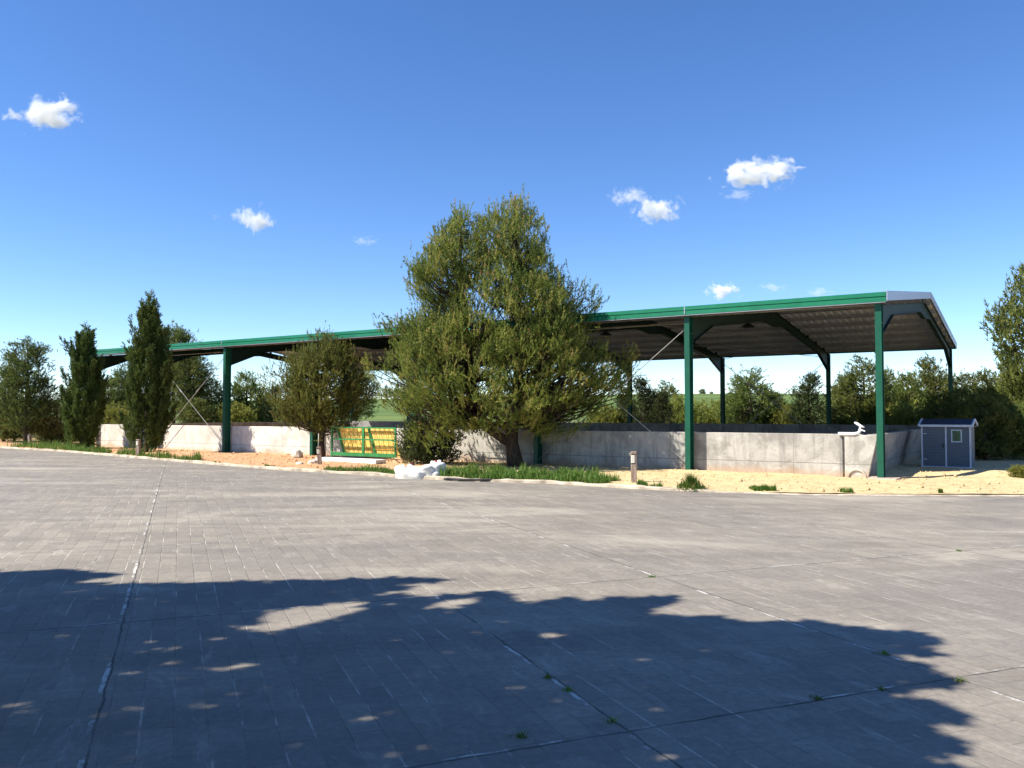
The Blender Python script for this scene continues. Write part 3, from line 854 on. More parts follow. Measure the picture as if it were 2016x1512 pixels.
# ------------------------------------------------------------------ bag, ties, hose, stones
def bag():
    nu, nv_ = 72, 40; V = []; F = []
    for i in range(nv_):
        t = i / (nv_ - 1)
        for j in range(nu):
            a = 2 * math.pi * j / nu
            ca, sa = math.cos(a), math.sin(a)
            rx = .66 * (1 - t ** 3.0) ** .55 if t < 1 else 0; ry = .36 * (1 - t ** 3.0) ** .55 if t < 1 else 0
            x = rx * ca; y = ry * sa
            prof = .25 + .15 * math.exp(-((x + .56) / .15) ** 2) + .18 * math.exp(-((x - .38) / .22) ** 2)
            z = prof * (1 - (1 - t) ** 2.0)
            q = Vector((x * 2.2, y * 2.6, z * 3.0))
            dsp = .08 * noise.noise(q * 1.3 + Vector((4, 0, 0))) + .12 * (abs(noise.noise(q * 1.7)) - .25) + .05 * (abs(noise.noise(Vector((x * 3.5, y * 6 + x * 5, z * 9 + x * 3)))) - .2)
            k = min(1, t * 3)
            x += ca * dsp * (.5 + .5 * k); y += sa * dsp * (.5 + .5 * k); z = max(.0, z + dsp * 1.1 * k)
            V.append((x, y, z))
    for i in range(nv_ - 1):
        for j in range(nu):
            F.append((i * nu + j, i * nu + (j + 1) % nu, (i + 1) * nu + (j + 1) % nu, (i + 1) * nu + j))
    m = MB().add(V, F)
    r = empty("big_bag", gp(829, 941), R(-6), "crumpled white bulk bag lying on the paving by the kerb", "bag")
    o = m.build("sack", M['bag'], r, smooth=True)
    MB().lathe([(.0, .0), (.035, .01), (.05, .05), (.03, .09), (0, .10)], 10, (.38, .02, .36)).build("tie", M['red'], r, smooth=True)
    MB().lathe([(.0, .0), (.04, .01), (.06, .05), (.035, .10), (0, .11)], 10, (-.30, .28, .26)).build("tie", M['maroon'], r, smooth=True)
    MB().lathe([(.0, .0), (.045, .015), (.05, .05), (.02, .08), (0, .085)], 10, (.27, .10, .36)).build("knot", M['bag'], r, smooth=True)
bag()
rng = np.random.default_rng(3)
hp = []
for i in range(200):
    a = i / 200 * 2 * math.pi * 3.4
    rx = .82 + .10 * math.sin(a * .31) ; ry = .30 + .07 * math.cos(a * .47)
    hp.append((rx * math.cos(a) + .06 * math.sin(a * .23), ry * math.sin(a) + .04 * math.sin(a * .6), .022 + .022 * (i / 80 if i < 80 else 1) + .012 * math.sin(a * 1.7) ** 2))
hp += [(.85 + .05 * k, .02 + .05 * math.sin(k * .5), .03) for k in range(1, 14)]
hc = gp(940, 946.5)
tag(MB().tube(hp, .021, 8).build("hose", M['rubber'], None, (hc.x, hc.y, 0), R(-12), smooth=True), "black hose lying in loose coils on the paving beside the white bag", "hose")

def rock(p, r, seed, name="rock", lab=None, group=None, m=None, sq=.7):
    rr = random.Random(seed); V = []; F = []; nu, nv_ = 14, 8
    for i in range(nv_ + 1):
        ph = math.pi * i / nv_
        for j in range(nu):
            a = 2 * math.pi * j / nu
            d = Vector((math.sin(ph) * math.cos(a), math.sin(ph) * math.sin(a), math.cos(ph)))
            q = d * r * (1 + .35 * noise.noise(d * 1.7 + Vector((seed * 3.1, 0, 0))))
            V.append((q.x, q.y, q.z * sq))
    for i in range(nv_):
        for j in range(nu): F.append((i * nu + j, (i + 1) * nu + j, (i + 1) * nu + (j + 1) % nu, i * nu + (j + 1) % nu))
    o = MB().add(V, F).build(name, m or M['stone'], None, p, rr.random() * 6)
    if lab: tag(o, lab, "stone", group)
    return o
p = W(-19.35, -1.25); rock((p.x, p.y, .17), .24, 1, "rock", "large pale block of stone at the foot of the column behind the small pine")
p = gp(616, 916); rock((p.x, p.y, .07), .16, 2, "rock", "small white stone on the verge beside the bollard light by the small pine")
p = gp(590, 917); rock((p.x, p.y, .05), .12, 9, "rock", "flat pale stone at the kerb left of the small pine")

# gravel and clods scattered on the bare earth (uncountable)
def clods():
    rg = np.random.default_rng(11); V = []; F = []
    octv = np.array([(1, 0, 0), (-1, 0, 0), (0, 1, 0), (0, -1, 0), (0, 0, 1), (0, 0, -1)], float)
    octf = np.array([(0, 2, 4), (2, 1, 4), (1, 3, 4), (3, 0, 4), (2, 0, 5), (1, 2, 5), (3, 1, 5), (0, 3, 5)])
    c = 0
    for _ in range(2600):
        x = rg.uniform(-20, 16); u = rg.random() ** 1.3 * 7
        y = float(np.interp(x, xs, ysm)) + .2 + u
        q = Vector((x, y, 0)) - P0
        if q.dot(YA) > .3 and q.dot(XA) < 0: continue
        r = rg.uniform(.008, .03) * (2.4 if rg.random() < .08 else 1)
        V.append(octv * r * rg.uniform(.6, 1.3, (6, 3)) + np.array([x, y, dz(x, y) + r * .3])); F.append(octf + c); c += 6
    me = tri_mesh("gravel", np.vstack(V), np.vstack(F))
    tag(link("gravel", me, M['dirt']), kind='stuff')
clods()

# ------------------------------------------------------------------ grass
def blades(spots, rng, hmin, hmax, wd=.006, zfun=None, lean=.6, segs=True):
    """spots (n,2) -> bent blades of two triangles"""
    n = len(spots); z0 = np.array([zfun(x, y) for x, y in spots]) if zfun else np.zeros(n)
    b = np.column_stack([spots, z0 - .01])
    h = rng.uniform(hmin, hmax, n) * np.array([.55 + 1.1 * max(0, .45 + noise.noise(Vector((x * 2.1, y * 2.1, 3.3))) + .5 * noise.noise(Vector((x * 6, y * 6, 1.1)))) for x, y in spots])
    a = rng.random(n) * 2 * np.pi; ld = np.column_stack([np.cos(a), np.sin(a), np.zeros(n)]) * (rng.random(n) * lean * h)[:, None]
    sd = np.column_stack([-np.sin(a), np.cos(a), np.zeros(n)]) * (wd * rng.uniform(.6, 1.4, n))[:, None]
    upv = np.array([0, 0, 1.0])
    mid = b + ld * .3 + upv * (h * .6)[:, None]; tip = b + ld * 1.1 + upv * h[:, None]
    V = np.stack([b - sd, b + sd, mid - sd * .8, mid + sd * .8, tip], 1).reshape(-1, 3)
    o = np.arange(n)[:, None] * 5
    F = np.concatenate([o + np.array([[0, 1, 3]]), o + np.array([[0, 3, 2]]), o + np.array([[2, 3, 4]])])
    t = np.repeat(np.clip(rng.normal(.5, .2, n), 0, .9) + (rng.random(n) < .05) * .5, 5)
    return V, F, np.clip(t, 0, 1)
def merge(parts):
    V = []; F = []; T = []; c = 0
    for v, f, t in parts: V.append(v); F.append(f + c); T.append(t); c += len(v)
    return np.vstack(V), np.vstack(F), np.concatenate(T)
rg = np.random.default_rng(5)
def patch(px0, px1, n, w0, w1, hmin, hmax, clumpy=.5):
    """grass along the kerb between two image columns, from w0 to w1 metres behind it"""
    xa, xb = gp(px0, 945).x, gp(px1, 945).x
    def kx_at(px):
        # x where kerb line crosses that image column
        t = (px - 1008) / FPX
        f = ysm * t - xs
        i = np.where(np.diff(np.sign(f)))[0]
        return float(xs[i[0]]) if len(i) else 0
    xa, xb = kx_at(px0), kx_at(px1)
    sp = []
    while len(sp) < n:
        x = rg.uniform(xa, xb); u = rg.uniform(w0, w1)
        y = float(np.interp(x, xs, ysm)) + .2 + u
        k = noise.noise(Vector((x * 1.4, y * 1.4, 1.5))) + .5 * noise.noise(Vector((x * 4, y * 4, 7)))
        edge = min(1, (x - xa) / .6, (xb - x) / .6, (w1 - u) / .5)
        if k > -clumpy + (1 - edge) * .6: sp.append((x, y))
    return blades(np.array(sp), rg, hmin, hmax, .008, dz)
parts = [patch(868, 1240, 8000, .0, 2.8, .06, .22, .18), patch(890, 1235, 5500, .0, 1.3, .04, .17, .35), patch(640, 800, 2600, .0, .7, .04, .15, .75),
         patch(1260, 1345, 700, 0, .35, .04, .14, .1), patch(1500, 1600, 1500, .0, .45, .04, .13, .3), patch(1620, 1750, 220, 0, .2, .03, .09, 0), patch(1830, 2000, 260, 0, .3, .03, .08, -.1),
         patch(110, 380, 3600, .0, 1.0, .06, .25, .15), patch(0, 140, 2600, 0, 2.6, .06, .3, .2), patch(380, 560, 500, 0, .15, .03, .09, 0)]
V, F, T = merge(parts)
tag(link("grass", tri_mesh("grass", V, F, T), M['grass']), kind='stuff')
def tuft(name, p, n, rad, hmin, hmax, lab, cat="plant", wd=.009, lean=.7, group=None):
    a = rg.random(n) * 2 * np.pi; r = np.minimum(np.abs(rg.normal(0, rad * .45, n)), rad * .95)
    V, F, T = blades(np.column_stack([r * np.cos(a), r * np.sin(a)]), rg, hmin, hmax, wd, None, lean)
    hr = np.repeat(np.clip(1 - r / (rad * 1.6), .25, 1), 5); V[:, 2] *= hr
    return tag(link(name, tri_mesh(name, V, F, T), M['grass'], None, p), lab, cat, group)
tuft("grass_tuft", gp(1360, 962, .05), 700, .33, .10, .36, "tall clump of green grass at the kerb in front of the second column")
tuft("grass_tuft", gp(1370, 965, .03), 260, .17, .04, .13, "low spreading grass below the tall clump at the kerb")
for (x, y, s, lab) in ((1283, 1136, .05, "tiny weed in the paving joint right of centre in full sun"), (1205, 1421, .09, "weed at the crossing of two paving joints in the tree shade"),
                   (1740, 1288, .08, "weed in the long paving joint near the right edge of the shade"), (1736, 1358, .045, "weed in the cross joint just inside the right edge of the shade"),
                   (1610, 1376, .05, "small weed midway along the nearest cross joint"), (1080, 1335, .05, "small weed in the joint under the middle of the tree shade"),
                   (1888, 1085, .045, "weed in the sunlit paving joint near the right edge"), (1025, 1452, .05, "tiny weed in the nearest cross joint at the bottom centre"),
                   (1118, 1360, .05, "little weed just below another in the shaded long joint"), (1890, 1342, .06, "pale weed at the sunlit crossing of two joints on the right")):
    tuft("weed", gp(x, y), 40, s, .012, .045, lab, "weed", .004, 1.5, "weeds growing in the paving joints")
# ================================================================== TREES
def G0(px, Y, z=None):
    v = at(px, 800, Y); return Vector((v.x, v.y, dz(v.x, v.y) - .05 if z is None else z))
rng = np.random.default_rng(42)

# the big pine
bp = gp(1015, 922); bp.z = .05
env = [(8.05, -.22, .10), (7.75, -.45, .34), (7.5, -.85, .6), (7.2, -2.15, .82), (6.8, -2.65, 1.0), (5.9, -3.3, 1.35), (5.0, -3.35, 2.0), (4.2, -3.7, 2.3), (3.4, -3.7, 2.6), (2.8, -4.1, 2.9), (2.0, -3.9, 2.9), (1.5, -3.0, 2.1), (1.15, -2.0, 1.2)]
main_ax = [(0, 0, 0), (-.05, 0, .35), (-.12, .0, .75), (-.10, .05, 1.2), (.0, .1, 2.0), (.12, .1, 3.2), (.1, .05, 4.6), (.05, 0, 6.0), (-.02, 0, 7.3), (-.06, 0, 7.8)]
sec_ax = [(-.14, 0, .70), (-.55, -.05, .95), (-.95, -.05, 1.22), (-1.15, 0, 1.7), (-1.3, .1, 2.6), (-1.5, .1, 4.2), (-1.65, .05, 5.8), (-1.7, 0, 7.3)]
extra = [(-1.72, 0, 7.65), (-1.68, .1, 7.4), (-1.6, -.1, 7.5), (-1.75, 0, 7.2), (-1.5, .2, 7.1), (-1.9, -.1, 7.0),
         (3.5, -.2, 3.35), (3.35, -.1, 3.1), (3.2, 0, 2.95), (3.3, -.2, 2.5), (3.0, -.3, 2.6), (3.45, .1, 2.15), (3.0, .2, 3.0), (2.9, -.2, 2.2), (3.2, -.1, 1.95), (2.7, .2, 2.7), (2.5, -.3, 1.7), (3.1, .2, 2.8), (2.8, -.4, 2.3), (2.2, -.5, 1.6), (3.4, 0, 2.7),
         (-4.4, -.1, 3.0), (-4.2, -.2, 2.7), (-4.0, 0, 2.9), (-3.9, -.3, 2.2), (-4.0, .1, 4.3), (-3.8, -.2, 4.2), (2.4, 0, 5.0), (2.35, -.1, 4.6), (2.2, 0, 5.3),
         (-.8, 0, 6.3), (-.7, -.4, 5.8), (-.9, -.6, 5.2), (-.6, -.8, 4.7), (-.8, -.9, 5.6), (-.5, -.5, 6.6), (-1.0, -.3, 6.7), (-.7, .5, 6.0), (-.4, -1.0, 5.1), (-.9, -1.1, 4.4), (-.3, -1.2, 3.9), (-1.2, -1.2, 3.6), (-.6, -1.4, 3.2), (.3, -1.3, 3.3),
         (-2.6, -.6, 1.05), (-2.2, -.8, .85), (-2.9, -.5, 1.15), (-1.9, -.7, 1.0), (1.0, -.3, .95), (1.5, -.3, 1.0), (.8, -.5, 1.2), (1.9, -.2, 1.25), (-2.5, -.9, .7), (-3.1, -.7, .9)]
make_tree("pine_tree", env, rng, main_ax, [.27, .22, .20, .18, .16, .13, .10, .07, .035, .015], 980, 17, 30, M['pine'], M['bark'], bp,
          "big bushy green pine with a forked trunk in front of the middle of the barn", "tree", None,   .30, .068, .0082, .150, .82, .50, [main_ax, sec_ax], .68, .06, .42, extra=extra, lump=.42, bw=.9, jitter=.40)

# the small bronze pine by the gate
sp = gp(634, 903.5); sp.z = .05
env = [(4.3, -.1, .2), (4.0, -.6, .65), (3.6, -1.2, 1.2), (3.1, -1.65, 1.4), (2.6, -2.1, 1.5), (2.0, -2.0, 1.4), (1.4, -1.5, .95), (1.05, -.8, .5)]
ax = [(0, 0, 0), (-.03, 0, .5), (.0, 0, 1.0), (-.1, 0, 1.8), (.05, 0, 3), (.1, 0, 3.9)]
make_tree("pine_tree", env, rng, ax, [.13, .11, .10, .07, .04, .01], 280, 15, 24, M['pine_small'], M['bark'], sp,
          "small bronze-tipped pine in front of the barn beside the green gate", "tree", None,   .28, .068, .0092, .16, .8, .5, None, .65, .05, .30, jitter=.42,
          extra=[(-.7, -.1, 3.95), (.85, 0, 3.85), (1.6, 0, 2.4), (1.5, -.2, 2.0), (1.2, -.3, 1.35), (-1.5, -.2, 1.6), (-2.0, 0, 2.2), (-2.1, .1, 2.7), (1.35, .1, 2.9), (.2, -.2, 4.35), (-.25, 0, 4.4), (.9, -.4, 1.15), (-1.1, -.3, 1.3), (-1.95, 0, 3.0), (-1.2, .1, 3.65), (.55, -.5, 1.1), (-.6, .2, 1.15)], lump=.50, depth=.62)

# dark bush under the big pine
p = G0(848, 26.6)
env = [(1.45, -.5, .5), (1.1, -.95, .95), (.6, -1.05, 1.0), (.1, -.9, .85)]
make_tree("pine_shrub", env, rng, [(0, 0, 0), (0, 0, .6), (0, 0, 1.2)], [.06, .04, .02], 120, 16, 14, M['dark_leaf'], M['bark'], p,
          "dark low pine shrub crouching under the left branches of the big pine", "shrub", None, .2, .08, .011, .15, .5)

# cypresses
def cypress(name, loc, env, lab, leaders, seed, nplume=420):
    nplume = int(nplume * 1.5)
    rg = np.random.default_rng(seed)
    root = empty(name, loc, 0, lab, "tree", "cypress trees along the kerb")
    pts, rho, cx = crown_points(env, nplume, rg, .22, depth=.95, lump=.30, seed=seed)
    ez = np.array(sorted(env)); lobes = []
    for q in range(46):
        zt = ez[-1, 0] * (.22 + .74 * rg.random()); ln_ = .8 + .9 * rg.random(); az = rg.random() * 6.283
        lw = np.interp(zt - .3, ez[:, 0], ez[:, 1]); rw = np.interp(zt - .3, ez[:, 0], ez[:, 2])
        hw_ = (rw - lw) / 2 * (.86 + .30 * rg.random()); cx_ = (lw + rw) / 2
        tip = np.array([cx_ + hw_ * math.cos(az), hw_ * .95 * math.sin(az), zt])
        bot = np.array([cx_ + hw_ * .55 * math.cos(az), hw_ * .5 * math.sin(az), max(.25, zt - ln_)])
        uu = rg.random(15) ** .8
        lobes.append(bot + (tip - bot) * uu[:, None] + rg.normal(0, 1, (15, 3)) * (.13 * (1.05 - uu))[:, None])
    core = pts[rho < .86]
    core[:, :2] *= .88
    pts = np.vstack([core] + lobes + [np.array(l) for l in leaders])
    n = len(pts); ns = 18
    out = np.column_stack([pts[:, 0] - np.interp(pts[:, 2], [e[0] for e in sorted(env)], [(e[1] + e[2]) / 2 for e in sorted(env)]), pts[:, 1], np.zeros(n)])
    pd = nrm(nrm(out) * .28 + np.array([0, 0, 1.0]) + rg.normal(0, .12, (n, 3)))
    pl = .42 + .35 * rg.random(n)
    # shoots along each upright plume
    u = rg.random((n, ns)); b = pts[:, None, :] + pd[:, None, :] * (pl[:, None] * (u - .5))[..., None]
    rad = .062 * (1.15 - u)
    b = b + rg.normal(0, 1, (n, ns, 3)) * rad[..., None]
    d = nrm((pd[:, None, :] + rg.normal(0, .30, (n, ns, 3))).reshape(-1, 3))
    b = b.reshape(-1, 3)
    ct = np.repeat(rg.normal(.42, .17, n), ns) + rg.normal(0, .08, n * ns)
    me = shoots_mesh("cypress_crown", b, d, np.full(n * ns, .15), rg, 13, .065, .012, .5, ct)
    top = max(e[0] for e in env)
    MB().tube([(0, 0, 0), (.02, 0, .5), (0, 0, top * .5), (0, 0, top * .9)], [.12, .09, .05, .01], 8).build("trunk", M['barkg'], root, smooth=True)
    link("crown", me, M['cyp'], root)
    return root
c1 = gp(287, 895); c1.z = .03
cypress("cypress_tree", c1, [(6.75, -.06, .10), (6.2, -.2, .25), (5.6, -.28, .35), (5.0, -.36, .62), (4.3, -.66, .84), (3.4, -.85, 1.0), (2.4, -.92, 1.05), (1.4, -.86, 1.05), (.7, -.72, .95), (.25, -.40, .6)],
        "tallest dark cypress with a pointed spire in front of the left end of the barn",
        [[(-.62 + .10 * i * .3, 0, 5.55 - i * .22) for i in range(7)], [(.75 + .02 * i, 0, 4.7 - i * .2) for i in range(5)], [(1.0, 0, 3.2), (1.05, .1, 2.9), (-.95, 0, 3.3), (-1.0, 0, 3.5)]], 7, 480).scale.z = .935
c2 = gp(163, 886); c2.z = .03
cypress("cypress_tree", c2, [(5.75, -.05, .05), (5.2, -.14, .18), (4.6, -.45, .42), (4.1, -.60, .62), (3.2, -.80, .80), (2.2, -.80, .90), (1.2, -.62, .90), (.6, -.42, .65), (.2, -.3, .4)],
        "second dark cypress, shorter, with a side shoot bending left",
        [[(-.98 + .11 * i, 0, 4.98 - i * .13) for i in range(7)]], 19, 420).scale.z = .96

# tree at the left edge
def L(px, Y, dy=0): return G0(px, Y)
env = [(5.5, -.1, .15), (5.1, -.45, .45), (4.4, -.95, .85), (3.6, -1.25, 1.2), (2.8, -1.4, 1.45), (2.0, -1.2, 1.4), (1.3, -.9, 1.2), (.7, -.6, .9)]
ax = [(0, 0, 0), (0, 0, 1), (.05, 0, 2.5), (0, 0, 5)]
make_tree("pine_tree", env, rng, ax, [.13, .11, .07, .02], 210, 16, 14, M['cyp'], M['barkg'], L(52, 41.5),
          "rounded dark green tree standing at the far left beyond the cypresses", "tree", None, .24, .10, .014, .2, .55, None, None, .8, 0, .3, lump=.35)
env = [(2.6, -.4, .4), (2.2, -.9, .9), (1.5, -1.2, 1.2), (.8, -1.1, 1.1), (.2, -.7, .7)]
make_tree("olive_shrub", env, rng, [(0, 0, 0), (0, 0, 1), (0, 0, 2)], [.06, .05, .02], 90, 16, 12, M['olive'], M['barkg'], L(112, 42.5),
          "straw-coloured olive shrub between the left tree and the shorter cypress", "shrub", None, .3, .10, .014, .2, .45)

# prototypes for the thicket behind the barn (first one of each kind is one of the trees itself)
def proto(kind, loc, lab):
    r = np.random.default_rng({'round': 1, 'cone': 2, 'shrub': 3, 'tall': 4, 'loose': 5}[kind])
    if kind == 'round':    # 4 m
        env = [(4.0, -.25, .25), (3.6, -.8, .8), (2.9, -1.25, 1.2), (2.1, -1.45, 1.45), (1.3, -1.35, 1.4), (.5, -1.0, 1.0), (.15, -.7, .7)]
        return make_tree("pine_tree", env, r, [(0, 0, 0), (0, 0, 1.4), (.05, 0, 2.6), (0, 0, 3.8)], [.10, .08, .05, .01], 165, 13, 11, M['wood_green'], M['bark'], loc, lab, "tree", None, .26, .12, .019, .18, .6, None, None, .8, 0, .25, lump=.4)
    if kind == 'cone':
        env = [(4.0, -.06, .06), (3.5, -.35, .35), (2.7, -.75, .75), (1.8, -1.1, 1.1), (1.0, -1.25, 1.25), (.3, -1.1, 1.1)]
        return make_tree("conifer_tree", env, r, [(0, 0, 0), (0, 0, 2), (0, 0, 3.9)], [.10, .06, .01], 150, 13, 11, M['dark_leaf'], M['bark'], loc, lab, "tree", None, .26, .12, .018, .17, .45, None, None, .8, 0, .2, lump=.45)
    if kind == 'shrub':
        env = [(2.0, -.4, .4), (1.7, -.9, .9), (1.1, -1.2, 1.2), (.5, -1.1, 1.1), (.1, -.8, .8)]
        return make_tree("shrub", env, r, [(0, 0, 0), (0, 0, .7), (0, 0, 1.5)], [.06, .04, .01], 110, 13, 11, M['bright'], M['bark'], loc, lab, "shrub", None, .22, .11, .018, .16, .6, None, None, .8, 0, .3, lump=.35)
    if kind == 'tall':
        env = [(7.0, -.2, .2), (6.6, -.8, .8), (5.8, -1.35, 1.25), (4.8, -1.6, 1.6), (3.8, -1.5, 1.55), (2.8, -1.2, 1.3), (2.0, -.8, .8)]
        return make_tree("pine_tree", env, r, [(0, 0, 0), (.1, 0, 2), (0, 0, 4), (.05, 0, 6.6)], [.16, .13, .09, .02], 210, 14, 11, M['wood_green'], M['bark'], loc, lab, "tree", None, .28, .13, .018, .2, .6, None, None, .8, 0, .2, lump=.5)
    if kind == 'loose':
        env = [(4.0, -.2, .25), (3.5, -.8, .7), (2.7, -1.3, 1.1), (1.9, -1.2, 1.5), (1.1, -1.5, 1.1), (.5, -.9, 1.1)]
        return make_tree("pine_tree", env, r, [(0, 0, 0), (.05, 0, 1.4), (-.05, 0, 2.6), (0, 0, 3.8)], [.09, .07, .05, .01], 170, 13, 11, M['wood_green'], M['barkg'], loc, lab, "tree", None, .28, .13, .017, .17, .5, None, None, .8, 0, .3, lump=.6)
HT = {'round': 4.0, 'cone': 4.0, 'shrub': 2.0, 'tall': 7.0, 'loose': 4.0}
HW = {'round': 1.42, 'cone': 1.22, 'shrub': 1.2, 'tall': 1.6, 'loose': 1.4}
protos = {}
rr = random.Random(8)
def plant(kind, px, ytop, wpx, Y, lab, group="trees of the thicket behind the barn"):
    base = G0(px, Y); top = at(px, ytop, Y).z
    hgt = top - base.z + .1; hw = wpx / 2 / FPX * Y
    sc = (hw / HW[kind], hw / HW[kind], hgt / HT[kind])
    if kind not in protos:
        o = proto(kind, base, lab); o.scale = sc; o.rotation_euler.z = rr.random() * 6.28; o['group'] = group; protos[kind] = o
    else:
        dup(protos[kind], base, rr.random() * 6.28, sc, lab, group)
# left of and behind the barn's far end
plant('tall', 340, 646, 105, 60, "tall pine rising above the barn roof behind the tallest cypress")
plant('tall', 372, 690, 100, 57, "dark pine seen under the roof right of the tallest cypress")
plant('round', 8, 728, 75, 47, "leafy tree cut off by the left edge of the photo")
plant('loose', 30, 800, 90, 46, "low loose tree under the rounded tree at the far left")
plant('round', 212, 752, 80, 56, "rounded pine between the two cypresses, left one")
plant('loose', 245, 726, 75, 60, "loose brown-green pine close behind the left side of the tallest cypress")
plant('olive', 0, 0, 0, 0, "") if False else None
plant('round', 415, 754, 85, 60, "pine seen left of the fifth front column under the roof")
plant('round', 385, 790, 80, 55, "bushy pine low behind the white wall left of the green column")
plant('round', 486, 738, 82, 58, "pointed-crowned pine just right of the green column under the roof")
plant('cone', 536, 760, 70, 62, "dark conifer half hidden by the left side of the small bronze pine")
plant('loose', 590, 770, 70, 60, "loose pine behind the small bronze pine")
plant('tall', 704, 735, 90, 58, "pine with a bare dark trunk between the small and the big pine")
plant('shrub', 470, 800, 80, 56, "low shrub at the foot of the pointed-crowned pine")
plant('shrub', 235, 800, 90, 54, "low shrub behind the wall between the cypresses")
plant('round', 118, 838, 80, 43, "low dark bush in the gap between the left tree and the shorter cypress")
# right of the big pine
plant('cone', 1232, 762, 60, 50, "dark conifer at the right edge of the big pine's lower branches")
plant('cone', 1268, 744, 80, 49, "taller dark conifer behind the back wall right of the big pine")
plant('cone', 1304, 772, 60, 48, "shorter dark conifer next to the tall dark one")
plant('loose', 1312, 758, 70, 56, "olive-brown pine peeping over the short dark conifer")
plant('shrub', 1348, 786, 75, 52, "bright yellow-green shrub left of the second column")
plant('shrub', 1395, 796, 80, 54, "bright shrub right of the second column")
plant('shrub', 1200, 806, 80, 50, "bright low shrub under the big pine's right branches")
plant('shrub', 1440, 800, 70, 49, "bright shrub under the loose silvery pine")
plant('loose', 1478, 736, 115, 44, "loose silvery pine with open crown right of the third back column")
plant('round', 1450, 770, 70, 48, "rounded pine left behind the silvery pine")
plant('round', 1530, 782, 75, 47, "low rounded pine between the silvery and the dark pine")
plant('cone', 1592, 735, 88, 42.5, "dark pointed conifer left of the second back column")
plant('round', 1655, 762, 80, 46, "rounded green pine right of the second back column")
plant('loose', 1700, 714, 120, 40.5, "tall loose pine left of the front corner column")
plant('round', 1752, 735, 80, 44, "rounded pine just right of the front corner column")
plant('round', 1790, 742, 80, 42, "leafy pine in the middle of the right-hand thicket")
plant('round', 1833, 712, 105, 43, "tallest rounded pine of the right-hand thicket")
plant('round', 1893, 742, 95, 40, "rounded pine behind the last back column")
plant('round', 1945, 738, 105, 37, "broad pine behind the dark bush at the right")
plant('round', 1995, 742, 110, 35, "pine below the tall tree at the right edge")
plant('cone', 1640, 800, 70, 41, "small dark conifer at the foot of the second back column")
plant('shrub', 1560, 806, 80, 43, "low shrub at the foot of the dark pointed conifer")
plant('shrub', 1500, 806, 80, 45, "low shrub at the foot of the silvery pine")
plant('shrub', 1725, 800, 90, 40, "low shrub behind the front corner column")
plant('shrub', 1800, 800, 90, 38, "low shrub above the end wall")
# right side
plant('round', 1905, 772, 120, 31, "dark round bush behind the slate blue shed", "bushes around the shed")
plant('round', 1968, 786, 130, 31, "broad bush at the right of the shed, half in the barn's shade", "bushes around the shed")
plant('round', 1858, 778, 90, 34, "dark bush behind the left side of the shed roof", "bushes around the shed")
plant('round', 2030, 800, 130, 29, "sunlit bush cut off by the right edge beside the sandy ground", "bushes around the shed")
plant('round', 2040, 532, 165, 33, "tall pine cut off by the right edge of the photo", "trees at the right edge")
plant('round', 1938, 792, 110, 28.6, "dark dense bush close behind the right corner of the shed", "bushes around the shed")
plant('shrub', 2008, 925, 48, 20.6, "small yellow-green pine sapling at the right edge of the sandy ground", "trees at the right edge")
# trees on the far hill
def hz(x, y):
    r_ = min(1, max(0, (y - 100) / 330)); r_ = r_ * r_ * (3 - 2 * r_)
    return -.3 + r_ * (9.2 + 1.6 * math.sin(x / 170 + .6) + .8 * math.sin(x / 61))
for px, w_, h_, lab in ((1383, 15, 3.2, "tiny round tree alone on the crest of the far green hill"), (1401, 9, 1.8, "tiny bush beside the lone tree on the far hill")):
    Y = 430; x = at(px, 780, Y).x; hw = w_ / 2 / FPX * Y
    dup(protos['round'], (x, Y, hz(x, Y) - .2), .4, (hw / 1.42, hw / 1.42, h_ / 4), lab, "trees on the far hill")

# shade tree that stands left of the camera, outside the picture; its shadow covers the near paving
SH = [(-60, 1126), (0, 1127), (120, 1122), (215, 1132), (130, 1145), (250, 1152), (350, 1150), (500, 1146), (700, 1141), (880, 1138), (760, 1162), (700, 1172), (840, 1176), (930, 1166), (985, 1172), (1030, 1198), (1090, 1182), (1200, 1180), (1340, 1177),
      (1260, 1202), (1240, 1216), (1380, 1212), (1470, 1232), (1560, 1222), (1660, 1238), (1800, 1252), (1860, 1276), (1740, 1292), (1790, 1310), (1850, 1345), (1760, 1362), (1800, 1385), (1890, 1400), (1840, 1425), (1740, 1440), (1860, 1470), (1790, 1500), (1900, 1530), (1800, 1600), (1900, 1900), (1500, 3500), (-2500, 3500), (-2500, 1500), (-400, 1130)]
SHG = [tuple(gp(x, y).xy) for x, y in SH]
def inside(pt, poly):
    x, y = pt; c = False; j = len(poly) - 1
    for i in range(len(poly)):
        xi, yi = poly[i]; xj, yj = poly[j]
        if (yi > y) != (yj > y) and x < (xj - xi) * (y - yi) / (yj - yi) + xi: c = not c
        j = i
    return c
GAPS = [(590, 1213, 80, 14), (665, 1198, 55, 8), (520, 1238, 60, 6), (880, 1188, 42, 7), (175, 1298, 50, 5), (255, 1320, 55, 4), (300, 1282, 40, 3), (60, 1382, 55, 5), (15, 1412, 40, 4), (330, 1393, 95, 4), (455, 1312, 60, 3), (820, 1335, 36, 5), (730, 1406, 44, 3), (350, 1470, 85, 4), (800, 1472, 75, 5), (1060, 1255, 40, 3), (1130, 1470, 50, 3), (1500, 1216, 60, 4), (570, 1378, 42, 3), (110, 1300, 30, 4)]
GG = []
for x, y, a, b in GAPS:
    c = gp(x, y); e = gp(x + a * 1.3, y - a * .20); f = gp(x, y - b * 1.35)
    u = (e - c).xy; v = (f - c).xy
    GG.append((c.xy, u, v, u.x * v.y - u.y * v.x))
